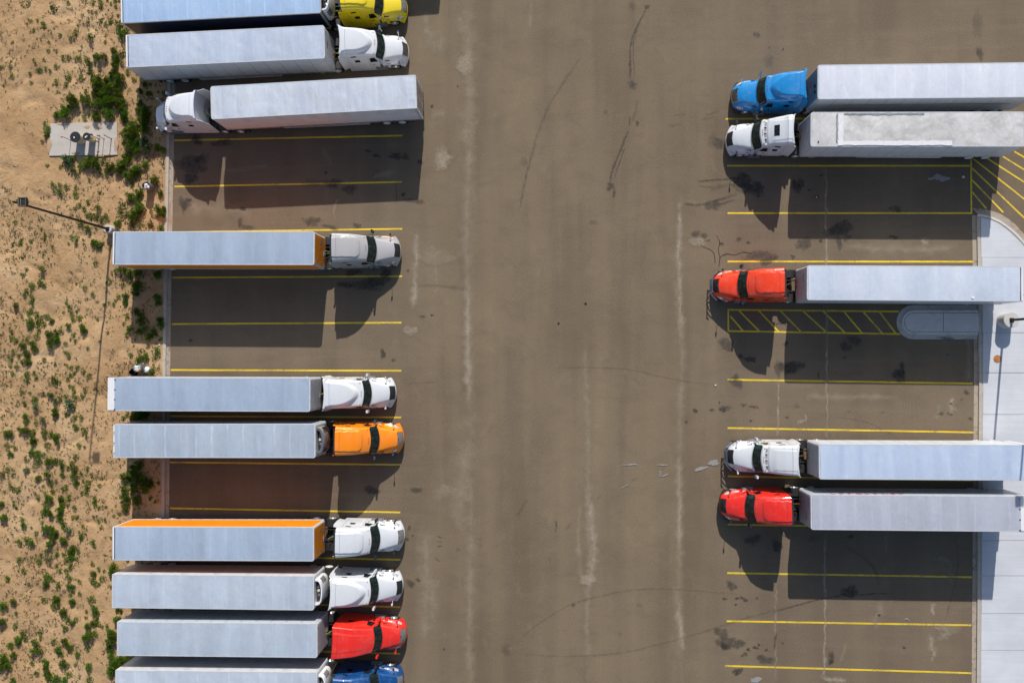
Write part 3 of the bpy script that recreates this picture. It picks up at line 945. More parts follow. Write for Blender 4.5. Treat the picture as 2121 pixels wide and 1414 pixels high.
# wheels, shared by all vehicles
def wheel_meshes():
    out = {}
    for key, wd in (('single', 0.30), ('dual', 0.62)):
        h = wd / 2
        t = [(0.30, -h + .02), (0.40, -h), (0.47, -h + .02), (0.505, -h + .07), (0.51, -h + .12)]
        if key == 'dual':
            prof = t + [(0.51, -0.06), (0.47, -0.03), (0.40, 0.0), (0.47, 0.03), (0.51, 0.06)] + [(r, -y) for r, y in t[::-1]]
        else:
            prof = t + [(r, -y) for r, y in t[::-1]]
        out[key] = MB().lathe(prof, 28).mesh('tyre', BLACK, 40, fix=True)
    for key, m in (('rimw', RIMW), ('rima', RIMA)):
        # dish facing +y (outside)
        prof = [(0.305, -0.12), (0.31, 0.0), (0.30, 0.02), (0.27, 0.01), (0.24, -0.03), (0.16, -0.035), (0.12, 0.02), (0.085, 0.06), (0.0, 0.065)]
        mb = MB().lathe(prof, 24)
        for k in range(10):
            a = k * 2 * math.pi / 10
            mb.tube([(0.195 * math.cos(a), -0.04, 0.195 * math.sin(a)), (0.195 * math.cos(a), 0.0, 0.195 * math.sin(a))], 0.02, 6)
        out[key] = mb.mesh(key, m, 40, fix=True)
    return out


WM = wheel_meshes()


def wheel(parent, x, side, yc, dual, rim):
    o = link('wheel', WM['dual' if dual else 'single'], parent, (x, side * yc, 0.51))
    q = link('rim', WM[rim], o, (0, side * (0.30 if dual else 0.12), 0))
    if side < 0:
        q.rotation_euler = (0, 0, math.pi)
    return o


def make_tractor(name, label, nose, rear, kind, col, key, opts=(), hl=1.62, roof=3.92, group='tractor units parked in the lot', rim='rima'):
    """nose and rear are places in the photograph: the middle of the bonnet tip and of the sleeper roof's rear edge"""
    pn, pr = w(nose[0], nose[1], 1.05), w(rear[0], rear[1], roof)
    dirv = Vector((pn.x - pr.x, pn.y - pr.y, 0))
    LC = dirv.length
    rz = math.atan2(dirv.y, dirv.x)
    root = thing(name, label, 'truck', (pn.x, pn.y, 0), rz, group)
    PT = paint(key, col)
    EXT = DARK if 'darkext' in opts else PT
    MIR = {'wm': PT, 'cm': CHROME}.get(next((o for o in opts if o in ('wm', 'cm')), ''), DARK)
    HL = hl
    wing = 1.13 if kind != 'D' else 1.10

    # ---- cab and sleeper
    if kind == 'A':
        zk = [(HL - .12, 1.82), (HL, 1.93), (HL + .55, 2.84), (HL + .64, 2.93), (HL + .95, 3.20), (HL + 1.3, 3.48), (HL + 1.8, 3.72), (HL + 2.4, roof - .04), (LC, roof)]
        tk = [(HL, .98), (HL + .6, 1.00), (HL + 1.5, 1.06), (LC, 1.12)]
        rk = [(HL, .10), (HL + .6, .16), (HL + 1.3, .30), (LC, .26)]
    elif kind == 'B':
        zk = [(HL - .12, 1.82), (HL, 1.93), (HL + .50, 2.78), (HL + .60, 2.84), (HL + .90, 2.89), (HL + 1.1, 2.98), (HL + 1.6, 3.20), (HL + 2.2, 3.38), (LC, roof - .38)]
        tk = [(HL, .98), (HL + .9, 1.00), (HL + 1.5, 1.08), (LC, 1.16)]
        rk = [(HL, .10), (HL + .9, .14), (HL + 1.5, .22), (LC, .24)]
    elif kind == 'C':
        zk = [(HL - .12, 1.82), (HL, 1.93), (HL + .48, 2.76), (HL + .55, 2.90), (HL + .75, 2.98), (HL + .80, 2.86), (HL + .92, 2.86), (HL + 1.02, 3.10), (HL + 1.5, 3.42), (HL + 2.1, 3.72), (LC - .3, roof - .03), (LC, roof)]
        tk = [(HL, .98), (HL + .8, 1.03), (HL + 1.5, 1.07), (LC, 1.14)]
        rk = [(HL, .10), (HL + .8, .14), (HL + 1.3, .26), (LC, .24)]
    else:
        zk = [(HL - .12, 1.82), (HL, 1.93), (HL + .50, 2.80), (HL + .58, 2.88), (HL + 1.2, 3.28), (HL + 2.0, 3.68), (LC, roof + .05)]
        tk = [(HL, .92), (HL + .6, .94), (LC, 1.24)]
        rk = [(HL, .10), (HL + .6, .12), (LC, .10)]
    sk = [(HL - .12, 1.10), (HL + .3, 1.17), (HL + 1.3, 1.20), (HL + 1.6, 1.24), (LC, 1.25)]
    nS, nA, nT = 10, 6, 24

    def panel(d, y):
        """raised shapes pressed into the roof"""
        ay = abs(y)
        if kind == 'A':
            a0, a1, yb, r = HL + 1.08, LC - .12, .76, .28
            cx_, cy_ = max(a0 + r - d, 0), max(ay - (yb - r), 0)
            q = math.hypot(cx_, cy_) - r
            return 0.075 * (1 - sstep(-.035, .035, q))
        if kind == 'B':
            a0, a1 = HL + .92, HL + .92 + .78 * (LC - HL - .92)
            u = max(0.0, (a1 - d) / (a1 - a0))
            rho = math.hypot(u, ay / (.97 + .10 * sstep(a1, LC, d)))
            k = max(0.0, min(1.0, (1.04 - rho) / .20))
            return (1 - (1 - k) ** 2) * lin([(a0, .24), (a1, .40), (LC, .38)], d)
        if kind == 'C':
            return 0.03 * (1 - sstep(.72, .80, ay)) * sstep(HL + 1.1, HL + 1.5, d)
        return 0.035 * (1 - sstep(.38 + .1 * (d - HL), .46 + .1 * (d - HL), ay)) * sstep(HL + .7, HL + 1.6, d)

    def sec(d):
        z1, wt, rr, sw = lin(zk, d), lin(tk, d), lin(rk, d), lin(sk, d)
        z0 = 0.82
        out = []
        for i in range(nS):
            t = i / nS
            z = z0 + (z1 - rr - z0) * t
            k = sstep(1.3, max(2.2, z1 - rr), z)
            out.append((sw + (wt - sw) * k, z))
        yl, zl = wt, z1 - rr
        for i in range(nA + 1):
            a = i / nA * math.pi / 2
            y, z = yl - rr * (1 - math.cos(a)), zl + rr * math.sin(a)
            out.append((y, z + (panel(d, y) if i > 2 else 0)))
        for i in range(1, nT + 1):
            y = (wt - rr) * (1 - i / nT)
            cr = 0.03 * (1 - (y / (wt - rr)) ** 2)
            out.append((y, z1 + cr + panel(d, y)))
        return out

    nn = nS + nA + 1 + nT
    bowf = lambda d: lin([(HL - .12, .34), (HL + .6, .26), (HL + 1.6, .05), (LC - .2, 0.0), (LC, 0.0)], d) if kind != 'D' else lin([(HL - .12, .34), (HL + .6, .30), (HL + 1.6, .08), (LC - .6, 0.0), (LC, 0.10)], d)
    cab = Loft(sec, bowf, nn)
    ds = frange(HL - .12, HL, .06) + frange(HL + .05, HL + .65, .05) + frange(HL + .70, LC, .035)
    cab.mesh(ds, True, False).build('cab', PT, root, 32)
    # glass
    cab.across(HL + .035, HL + .545 if kind == 'A' else HL + .49, 8.5, .006, 5, 10, .02).build('window_seal', BLACK, root, 60)
    cab.across(HL + .075, HL + .505 if kind == 'A' else HL + .455, 9.2, .014, 5, 10, .02).build('windscreen', GLASS, root, 60)
    for s in (1, -1):
        dd = cab.patch([(HL + .16, .90), (HL + 1.22, .90), (HL + 1.20, 2.50), (HL + .60, 2.50)], .008, s, 8, 8, True).build('door', PT, root, 40, fix=False)
        cab.patch([(HL + .42, 1.82), (HL + 1.12, 1.80), (HL + 1.10, 2.42), (HL + .68, 2.42)], .016, s, 5, 5, True).build('door_window', SGLASS, dd, 60)
        MB().box(-(HL + 1.15), -(HL + 1.0), s * 1.21 - .015, s * 1.21 + .015, 1.45, 1.50).build('door_handle', DARK, dd)
        if LC - HL > 2.3:
            cab.patch([(LC - 1.15, 2.05), (LC - .72, 2.05), (LC - .72, 2.42), (LC - 1.10, 2.42)], .012, s, 3, 3, True).build('sleeper_window', SGLASS, root, 60)
            if kind in 'AB':
                cab.patch([(LC - 1.0, 2.95), (LC - .55, 2.93), (LC - .55, 3.10), (LC - .95, 3.14)], .012, s, 4, 3, True).build('sleeper_window', SGLASS, root, 60)
            if kind == 'C':
                cab.patch([(LC - 1.1, 2.85), (LC - .65, 2.85), (LC - .65, 3.10), (LC - 1.1, 3.08)], .012, s, 4, 3, True).build('sleeper_window', SGLASS, root, 60)
        # luggage door outline low on the sleeper
        cab.patch([(LC - 1.5, 1.0), (LC - .45, 1.0), (LC - .45, 1.7), (LC - 1.5, 1.7)], .006, s, 4, 4, True).build('locker_door', PT, root, 40)
    if 'sunroof' in opts:
        cab.across(HL + 1.42, HL + 1.78, nn - 13.0, .012, 4, 8).build('sunroof', SGLASS, root, 60)
    if kind == 'C':
        for yy_ in (-.45, 0.0, .45):
            MB().box(-(HL + .99), -(HL + .76), yy_ - .03, yy_ + .03, 2.84, 2.97).build('visor_strut', PT, root)
        cab.across(HL + .795, HL + .93, nn - 22.5, .004, 3, 10).build('visor_recess', GREYP, root, 60)
    if kind == 'A' or 'trim' in opts:
        mb = MB()
        mb.box(-(LC + .16), -(LC + .002), -.98, .98, roof - .34, roof + .0)
        mb.build('roof_trim', DARK, root, bevel=.02)
    cab.across(LC - .34, LC - .325, nS + 1.0, .005, 1, 16).build('roof_joint', DARK, root, 60)
    for s in (1, -1):
        for (da, db, za, zb_) in ((HL + 1.22, HL + 1.24, .9, 2.5), (HL + .14, HL + .16, .9, 1.75), (LC - .30, LC - .285, .95, 3.1), (HL + .16, HL + 1.22, .885, .90)):
            cab.patch([(da, za), (db, za), (db, zb_), (da, zb_)], .011, s, 1, 6, True).build('panel_gap', DARK, root, 60)
    # marker lamps over the windscreen
    dm = HL + (.68 if kind in 'AD' else .66)
    for yy_ in (-.82, -.17, 0.0, .17, .82):
        v = nn - 1
        zt = sec(dm)
        z = max(q[1] for q in zt if abs(q[0] - abs(yy_)) < .12)
        b = bowf(dm) * (yy_ / 1.2) ** 2
        MB().box(-(dm + b + .04), -(dm + b - .04), yy_ - .022, yy_ + .022, z - .02, z + .035).build('marker_lamp', AMBER, root, bevel=.01)

    # ---- bonnet
    hz = [(.00, .74), (.08, .96), (.24, 1.26), (.36, 1.41), (.7, 1.58), (1.15, 1.76), (HL, 1.90), (HL + .1, 1.92)]
    hw = [(.00, .52), (.36, .55), (.8, .66), (1.3, .80), (HL + .1, .92)]
    fw = [(.00, .72), (.14, .92), (.30, 1.06), (.55, 1.15), (.9, 1.19), (HL + .1, 1.16)]
    fz = [(.00, .80), (.3, 1.02), (.6, 1.13), (1.1, 1.18), (HL + .1, 1.26)]
    DW = 1.12

    def hsec(d):
        z1, wt, wf, zf = lin(hz, d), lin(hw, d), lin(fw, d), lin(fz, d)
        zf = min(zf, z1 + .02)
        zb = .50
        if abs(d - DW) < .60:
            zb = .52 + math.sqrt(.60 ** 2 - (d - DW) ** 2)
        zb = min(zb, zf - .10)
        out = [(wf - .02, zb), (wf, zb + (zf - .09 - zb) * .5), (wf, zf - .09), (wf - .03, zf - .03), (wf - .09, zf)]
        yi, zi = wt + .05, z1 - .06
        a = out[-1]
        for i in range(1, 7):
            t = i / 6
            y = a[0] + (yi - a[0]) * t
            z = a[1] + max(0.0, zi - a[1]) * (t ** 1.5)
            out.append((y, z))
        out += [(wt + .015, z1 - .015), (wt - .03, z1)]
        for i in range(1, 9):
            y = (wt - .03) * (1 - i / 8)
            out.append((y, z1 + .035 * (1 - (y / wt) ** 2) * sstep(.3, .6, d)))
        return out

    hn = len(hsec(1.0))
    hood = Loft(hsec, lambda d: lin([(0, .40), (.6, .34), (HL + .1, .34)], d), hn)
    hds = [.0, .04, .08, .13, .18, .24, .30, .36] + frange(.40, HL + .08, .06)
    hood.mesh(hds, True, True).build('bonnet', PT, root, 30)
    hood.across(HL - .015, HL + .03, 3.0, .010, 1, 10).build('bonnet_gap', BLACK, root, 60)
    for s in (1, -1):
        # wiper resting on the glass
        a_, b_ = cab.p(HL + .06, nn - 4, s), cab.p(HL + .16, nn - 18, s)
        MB().tube([a_ + Vector((.03, 0, .03)), b_ + Vector((.03, 0, .03))], .012, 5).build('wiper', BLACK, root)
    # grille with bars
    gm = CHROME if 'cgrille' in opts else (ALU if 'agrille' in opts else DARK)
    gsur = CHROME if ('cgrille' in opts or 'agrille' in opts) else DARK
    g = hood.across(.02, .355, hn - 9.6, .014, 7, 8).build('grille', gsur, root, 60)
    hood.across(.05, .325, hn - 8.6, .022, 6, 8).build('grille_mesh', DARK if 'agrille' not in opts else GREYP, g, 60)
    for k in range(5):
        d0 = .07 + k * .05
        hood.across(d0, d0 + .014, hn - 8.8, .036, 1, 8).build('grille_bar', gm, g, 60)
    MB().box(-.30, -.26, -.07, .07, 1.37, 1.41).build('badge', CHROME, root, bevel=.01)
    for s in (1, -1):
        hood.patch([(.17, 3.0), (.50, 3.3), (.52, 5.6), (.22, 6.2)], .014, s, 5, 5).build('headlight', LENS, root, 60)
        hood.patch([(.15, 2.4), (.53, 2.6), (.53, 3.2), (.15, 2.9)], .016, s, 4, 2).build('turn_lamp', AMBER, root, 60)
        # air intake beside the bonnet
        hood.patch([(HL - .42, 7.0), (HL - .06, 7.0), (HL - .06, 8.2), (HL - .36, 7.8)], .012, s, 3, 3).build('air_intake', DARK, root, 60)
        # bonnet mirror on a stalk
        hm = MB().tube([(-.72, s * .98, 1.10), (-.66, s * 1.10, 1.40), (-.62, s * 1.17, 1.62)], .02, 6)
        hm = hm.build('bonnet_mirror', MIR, root)
        MB().box(-.70, -.58, s * 1.20 - .09, s * 1.20 + .09, 1.56, 1.78).build('mirror_head', MIR if 'cm' in opts or 'wm' in opts else DARK, hm, bevel=.03)
        # door mirror
        dm_ = MB()
        dm_.tube([(-(HL + .50), s * 1.10, 2.35), (-(HL + .40), s * 1.30, 2.32), (-(HL + .36), s * 1.40, 2.25)], .024, 6)
        dm_.tube([(-(HL + .50), s * 1.13, 1.72), (-(HL + .40), s * 1.30, 1.70), (-(HL + .36), s * 1.40, 1.78)], .024, 6)
        dm_ = dm_.build('door_mirror', DARK, root)
        MB().box(-(HL + .44), -(HL + .29), s * 1.43 - .13, s * 1.43 + .13, 1.62, 2.36).build('mirror_head', MIR, dm_, bevel=.035)
        # steps, tank, fairing
        st = MB().box(-(HL + 1.05), -(HL + .12), s * 1.17 - .14, s * 1.17 + .14, .40, .47).build('step', TREAD, root, bevel=.01)
        MB().box(-(HL + .98), -(HL + .18), s * 1.16 - .11, s * 1.16 + .10, .70, .76).build('step', TREAD, root, bevel=.01)
        tk_ = MB().tube([(-(HL + 1.15), s * .95, .66), (-(HL + 2.5), s * .95, .66)], .30, 20)
        if 'tanks' in opts:
            tk_.build('fuel_tank', CHROME if 'cgrille' in opts else ALU, root)
        else:
            tk_.build('fuel_tank', ALU, root)
            MB().box(-(LC + (.55 if 'longskirt' in opts else .05)), -(HL + 1.06), s * 1.235 - .02, s * 1.235 + .02, .33, .86).build('side_fairing', PT, root, bevel=.015)
            MB().box(-(LC - .05), -(HL + 1.06), s * 1.13 - .10, s * 1.13 + .082, .83, .855).build('fairing_shelf', PT, root)
        MB().box(-(HL + .12), -(HL - .18), s * 1.14 - .03, s * 1.14 + .03, .45, 1.25).build('fender_panel', PT, root, bevel=.02)
        # side extender behind the sleeper
        fl = {'A': .07, 'B': .16, 'C': .13, 'D': .02}[kind]
        el = {'A': .46, 'B': .40, 'C': .44, 'D': .18}[kind]
        if 'longext' in opts:
            el = .92
        lo, hi = 1.0, roof - (.55 if kind == 'A' else .30)
        wt = lin(tk, LC)
        top_y, bot_y = wt - .02, 1.235
        rows = []
        for i in range(9):
            t = i / 8
            z = lo + (hi - lo) * t
            y = bot_y + (top_y - bot_y) * sstep(.25, 1, t)
            tl = el * (1 - .25 * sstep(.7, 1, t))
            rows.append([(-(LC - .02), s * y, z), (-(LC + tl * .5), s * (y + fl * .35), z), (-(LC + tl), s * (y + fl), z)])
        ex = MB().grid(rows, flip=s < 0)
        rows2 = [[(a, b - s * .03, c) for (a, b, c) in r] for r in rows]
        ex.grid(rows2, flip=s > 0)
        ex.grid([[rows[i][2] for i in range(9)], [rows2[i][2] for i in range(9)]], flip=s < 0)
        ex.grid([rows[8], rows2[8]], flip=s > 0)
        ex.build('side_extender', EXT, root, 40)
    # rear roof flare of the domed sleepers
    if kind in 'BC':
        rows = []
        wt = lin(tk, LC)
        for k in range(21):
            y = -1 + 2 * k / 20
            zz = max(q[1] for q in sec(LC) if abs(q[0] - abs(y) * wt) < .14) if abs(y) < .93 else roof - .42
            back = .05 + .14 * abs(y) ** 2
            rows.append([(-(LC - .01), y * wt, zz), (-(LC + back), y * (wt + .07), zz + .035), (-(LC + back), y * (wt + .06), zz - .02), (-(LC - .01), y * wt * .99, zz - .06)])
        MB().grid(rows, flip=True).build('roof_flare', PT, root, 40)

    # ---- bumper
    nb = 16
    outer, inner = [], []
    for k in range(nb + 1):
        y = -1.19 + 2.38 * k / nb
        x = -.01 - .42 * abs(y / 1.2) ** 2.2
        outer.append((x, y))
        inner.append((x - .26, y * .97))
    mb = MB()
    mb.grid([[(x - .02, y, .30) for x, y in outer], [(x + .01, y, .40) for x, y in outer], [(x, y, .66) for x, y in outer], [(x - .05, y, .72) for x, y in outer], [(x, y, .74) for x, y in inner], [(x, y, .32) for x, y in inner]], flip=False)
    mb.build('bumper', CHROME if 'cbumper' in opts else (DARK if 'dbumper' in opts else PT), root, 40, fix=True)
    if 'guard' in opts:
        gd = MB()
        gd.tube([(-.34, -1.12, .95), (-.02, -.78, .98), (.14, -.45, 1.0), (.16, 0, 1.0), (.14, .45, 1.0), (-.02, .78, .98), (-.34, 1.12, .95)], .04, 8)
        gd.tube([(-.34, -1.12, .72), (-.02, -.78, .72), (.17, -.45, .72), (.19, 0, .72), (.17, .45, .72), (-.02, .78, .72), (-.34, 1.12, .72)], .04, 8)
        gd.tube([(-.02, -.50, 1.35), (.13, -.5, 1.3), (.18, -.5, .5)], .045, 8)
        gd.tube([(-.02, .50, 1.35), (.13, .5, 1.3), (.18, .5, .5)], .045, 8)
        gd.tube([(.10, -.5, 1.32), (.11, 0, 1.33), (.10, .5, 1.32)], .05, 8)
        gd.tube([(.0, -.46, .5), (.17, -.46, .5)], .04, 8).tube([(.0, .46, .5), (.17, .46, .5)], .04, 8)
        gd.build('grille_guard', CHROME, root, 40)
    # ---- chassis
    ch = MB()
    for s in (1, -1):
        ch.box(-(LC + 3.3), -.35, s * .43 - .04, s * .43 + .04, .72, 1.0)
    for d in (LC + .3, LC + .75, LC + 1.85, LC + 3.0):
        ch.box(-(d + .05), -(d - .05), -.40, .40, .76, .96)
    ch.build('chassis', FRAME, root)
    MB().box(-(LC + .75), -(LC + .08), -.39, .39, 1.0, 1.03).build('deck_plate', FRAME, root)
    MB().box(-(LC + 2.6), -(LC + 1.7), -.45, .45, 1.02, 1.14).build('fifth_wheel', FRAME, root, bevel=.03)
    MB().tube([(-(LC + .2), -.75, .72), (-(LC + .2), -1.1, .72)], .16, 14).build('air_tank', GREYP, root)
    MB().box(-(LC + .62), -(LC + .12), .56, 1.02, .45, .86).build('battery_box', FRAME, root, bevel=.02)
    MB().box(-(LC + .34), -(LC + .05), -.28, .12, 1.3, 2.05).build('hose_bracket', GREYP, root, bevel=.02)
    if 'stack' in opts:
        MB().tube([(-(LC + .28), .86, .9), (-(LC + .28), .86, 3.2), (-(LC + .36), .86, 3.4)], .085, 12).build('exhaust_stack', CHROME, root)
    hm_ = [HOSER, HOSEG, HOSEB, HOSEY]
    for k in range(3):
        y0 = -.22 + k * .2
        pts = []
        for i in range(13):
            t = i / 12
            pts.append((-(LC + .12 + 1.05 * t), y0 + .16 * math.sin(t * 3.1 + k), 1.75 - .75 * math.sin(math.pi * t) + .06 * math.sin(t * 34 + k)))
        MB().tube(pts, .024, 5).build('air_hose', hm_[k if 'stack' not in opts else (k + 1) % 4], root, 60)
    for s in (1, -1):
        wheel(root, -DW, s, 1.02, False, rim)
        for d in (LC + 1.15, LC + 2.45):
            wheel(root, -d, s, .93, True, 'rimw' if 'rw' in opts else rim)
        MB().box(-(LC + 3.2), -(LC + 3.17), s * .93 - .3, s * .93 + .3, .25, .95).build('mud_flap', BLACK, root)
        rows = [[(-(LC + 1.15 + .62 * math.cos(a)), s * .93 + yq, .52 + .60 * math.sin(a)) for a in [R(20 + 140 * q / 8) for q in range(9)]] for yq in (-.3, .3)]
        MB().grid(rows).build('wheel_fender', FRAME, root, 60)
    MB().tube([(-DW, -.9, .5), (-DW, .9, .5)], .07, 8).build('axle', FRAME, root)
    for d in (LC + 1.15, LC + 2.45):
        MB().tube([(-d, -.8, .5), (-d, .8, .5)], .12, 8).build('axle', FRAME, root)
    return root, LC


# ------------------------------------------------------------------ semi-trailers
ZR = 4.08


def make_trailer(name, label, front, rear, roof_m, side_m, front_m, rail_m, style='plate', opts=(), group='box trailers parked in the lot', wpts=None, skirt=True):
    """front and rear: places in the photograph of the middles of the roof's end edges"""
    if wpts:
        pf, pr = wpts
    else:
        pf, pr = w(front[0], front[1], ZR), w(rear[0], rear[1], ZR)
    dv = Vector((pf.x - pr.x, pf.y - pr.y, 0))
    L = dv.length
    rz = math.atan2(dv.y, dv.x)
    root = thing(name, label, 'trailer', (pf.x, pf.y, 0), rz, group)
    W = 1.295
    zf = 1.15
    rnd = random.Random(label)
    # core with rounded front corners
    r_ = .13
    out = [(-L, -W + .02), (-r_, -W + .02)]
    for k in range(1, 5):
        a = -math.pi / 2 + k / 4 * math.pi / 2
        out.append((-r_ + r_ * math.cos(a), -(W - .02 - r_) + r_ * math.sin(a)))
    for k in range(5):
        a = k / 4 * math.pi / 2
        out.append((-r_ + r_ * math.cos(a), (W - .02 - r_) + r_ * math.sin(a)))
    out.append((-L, W - .02))
    MB().prism(out, zf, ZR - .012).build('box_body', rail_m, root, 30)
    # roof skin, gently rippled between the bows
    rows = []
    nx, ny = 110, 16
    amp = .026 if 'wrinkle' in opts else .010
    ox = rnd.uniform(0, 50)
    for i in range(nx + 1):
        x = -.09 - (L - .16) * i / nx
        e = min(1.0, min(i, nx - i) / 4)
        r = []
        for j in range(ny + 1):
            y = (-1 + 2 * j / ny) * (W - .075)
            ey = 1 - (abs(y) / (W - .075)) ** 6
            z = ZR + .022 * (1 - (y / W) ** 2)
            z += e * ey * amp * (noise.noise(Vector((x * 1.7 + ox, y * .55, 2))) + .5 * noise.noise(Vector((x * 3.5 + ox, y * 1.4 + .4 * x, 7))))
            if 'wrinkle' in opts:
                q = sstep(L - 1.6, L - .2, -x)
                q2 = sstep(1.5, .2, -x)
                z += ey * .022 * q * noise.noise(Vector((x * 1.1 + ox, y * 7, 4)))
                z += ey * .022 * q2 * noise.noise(Vector(((x + abs(y)) * 5 + ox, (abs(y) - x) * 1.0, 4)))
            if 'scallop' in opts:
                z += .012 * sstep(.75, 1.0, abs(y) / (W - .075)) * math.sin(x * 2 * math.pi / .72) * ey
            z += .004 * math.cos(x * 2 * math.pi / .61) * ey
            r.append((x, y, z))
        rows.append(r)
    MB().grid(rows, flip=False).build('roof', roof_m, root, 180, fix=True)
    for s in (1, -1):
        MB().box(-L + .01, -.10, s * (W - .042) - .042, s * (W - .042) + .044, ZR - .12, ZR + .006).build('top_rail', rail_m, root, bevel=.012)
        MB().box(-L + .01, -.06, s * (W - .03) - .04, s * (W - .03) + .036, zf - .10, zf + .13).build('bottom_rail', ALU if 'alurail' in opts else rail_m, root, bevel=.01)
        # wall sheets
        z0, z1 = zf + .132, ZR - .122
        if style == 'rib':
            prof = []
            nz_ = 18
            for k in range(nz_):
                za = z0 + (z1 - z0) * k / nz_
                h = (z1 - z0) / nz_
                prof += [(0.004, za), (0.004, za + h * .35), (0.022, za + h * .5), (0.022, za + h * .85)]
            prof.append((0.004, z1))
            px_ = 2.42
        elif style == 'smooth':
            prof, px_ = [(0.012, z0), (0.012, z1)], L - .3
        else:
            prof, px_ = [(0.012, z0), (0.016, (z0 + z1) / 2), (0.012, z1)], 1.22
        n_p = max(1, int(round((L - .26) / px_)))
        pl = (L - .26) / n_p
        mb = MB().grid([[(-.012, s * (W - .02 + a), z) for a, z in prof], [(-pl + .012, s * (W - .02 + a), z) for a, z in prof]], flip=s > 0)
        mb.add([(-.010, s * (W - .022), z0), (-.010, s * (W - .02 + prof[0][0]), z0), (-.010, s * (W - .02 + prof[-1][0]), z1), (-.010, s * (W - .022), z1)], [(0, 1, 2, 3)])
        if style == 'plate':
            MB().box(-L + .14, -.13, s * (W - .014) - .004, s * (W - .014) + .004, z0, z1).build('panel_backing', DARK, root, 0)
        me = mb.mesh('side_panel', side_m, 20)
        for k in range(n_p):
            link('side_panel', me, root, (-.13 - k * pl, 0, 0))
        # reflective tape on the bottom rail
        MB().box(-L + .3, -.4, s * (W + .008) - .002, s * (W + .008) + .002, zf + .0, zf + .055).build('reflective_tape', TAPE, root, 0)
        if skirt and 'noskirt' not in opts:
            MB().grid([[(-4.3, s * (W - .10), zf - .1), (-L + 4.2, s * (W - .06), zf - .1)], [(-4.6, s * (W - .10), .42), (-L + 4.4, s * (W - .06), .42)]], flip=s > 0).build('side_skirt', side_m if style != 'dark' else rail_m, root, 0)
        MB().box(-2.05, -1.9, s * .72 - .08, s * .72 + .08, .12, zf).build('landing_leg', FRAME, root).parent = root
        MB().box(-2.15, -1.8, s * .72 - .16, s * .72 + .16, .06, .12).build('landing_foot', FRAME, root)
        for k in (0, 1):
            wheel(root, -(L - (3.0 - 1.26 * k if 'rearaxle' not in opts else 2.2 - 1.26 * k)), s, .93, True, 'rimw')
        MB().box(-L + .9, -L + .93, s * .93 - .3, s * .93 + .3, .2, .9).build('mud_flap', BLACK, root)
    for k in (0, 1):
        xa = -(L - (3.0 - 1.26 * k if 'rearaxle' not in opts else 2.2 - 1.26 * k))
        MB().tube([(xa, -.8, .5), (xa, .8, .5)], .1, 8).build('axle', FRAME, root)
    for s in (1, -1):
        MB().box(-L + .9, -L + 4.6, s * .5 - .06, s * .5 + .06, .78, zf).build('slider_rail', FRAME, root)
    MB().box(-1.4, -.3, -.5, .5, zf - .08, zf).build('kingpin_plate', FRAME, root)
    # front wall with posts, lamps, gladhands
    MB().box(0.0, .012, -W + .17, W - .17, zf + .14, ZR - .14).build('front_wall', front_m, root, 0)
    MB().box(.0, .02, -W + .16, W - .16, zf - .1, zf + .13).build('front_sill', ALU, root)
    MB().box(-.02, .018, -W + .16, W - .16, ZR - .135, ZR + .004).build('front_rail', rail_m, root, bevel=.01)
    MB().box(.012, .06, -.32, .12, 1.42, 1.62).build('connector_box', GREYP, root, bevel=.01)
    for s in (1, -1):
        MB().tube([(.03, s * .22 - .3, 1.55), (.12, s * .22 - .3, 1.55)], .05, 8).build('gladhand', REDL if s > 0 else DARK, root)
        MB().box(.012, .04, s * .95 - .05, s * .95 + .05, 3.75, 3.82).build('marker_lamp', AMBER, root)
    if 'stickers' in opts:
        for (y, z, a, b) in ((-.7, 3.1, .22, .3), (.15, 2.6, .28, .22), (.7, 2.3, .3, .42), (-.2, 1.9, .2, .16), (-.9, 2.2, .16, .4)):
            MB().box(.012, .017, y - a / 2, y + a / 2, z - b / 2, z + b / 2).build('placard', GREYP, root, 0)
    if 'plate' in opts:
        MB().box(.012, .02, -.15, .25, 2.1, 2.5).build('placard', mat('pale placard', (.5, .52, .54), .5), root, 0)
        for y in (.0, .42):
            MB().box(.012, .05, y, y + .22, 3.3, 3.62).build('vent_door', DARK, root, bevel=.01)
    # rear frame and doors
    rf = MB()
    rf.box(-L - .05, -L, -W + .02, W - .02, ZR - .25, ZR - .005)
    rf.box(-L - .05, -L, -W + .02, W - .02, zf - .1, zf + .08)
    rf.box(-L - .05, -L, -W + .02, -W + .12, zf + .08, ZR - .25)
    rf.box(-L - .05, -L, W - .12, W - .02, zf + .08, ZR - .25)
    rf.build('rear_frame', rail_m, root)
    for s in (1, -1):
        d_ = MB().box(-L - .05, -L - .012, min(s * .012, s * (W - .13)), max(s * .012, s * (W - .13)), zf + .09, ZR - .26).build('rear_door', side_m if 'dooralu' not in opts else ALU, root, 0)
        for yk in (.35, .75):
            MB().tube([(-L - .075, s * yk, zf - .02), (-L - .075, s * yk, ZR - .28)], .018, 6).build('lock_rod', ALU, d_)
        for zk_ in (1.5, 2.2, 2.9, 3.6):
            MB().box(-L - .075, -L - .05, s * (W - .10) - .06, s * (W - .10) + .06, zk_ - .03, zk_ + .03).build('hinge', ALU, d_)
        MB().box(-L - .06, -L - .05, s * .9 - .15, s * .9 + .15, zf - .06, zf + .04).build('tail_lamp', REDL, root)
    ub = MB().box(-L - .03, -L + .05, -1.1, 1.1, .42, .54)
    ub.box(-L - .02, -L + .04, -.5, -.42, .5, zf - .1).box(-L - .02, -L + .04, .42, .5, .5, zf - .1)
    ub.build('underride_bar', FRAME, root)
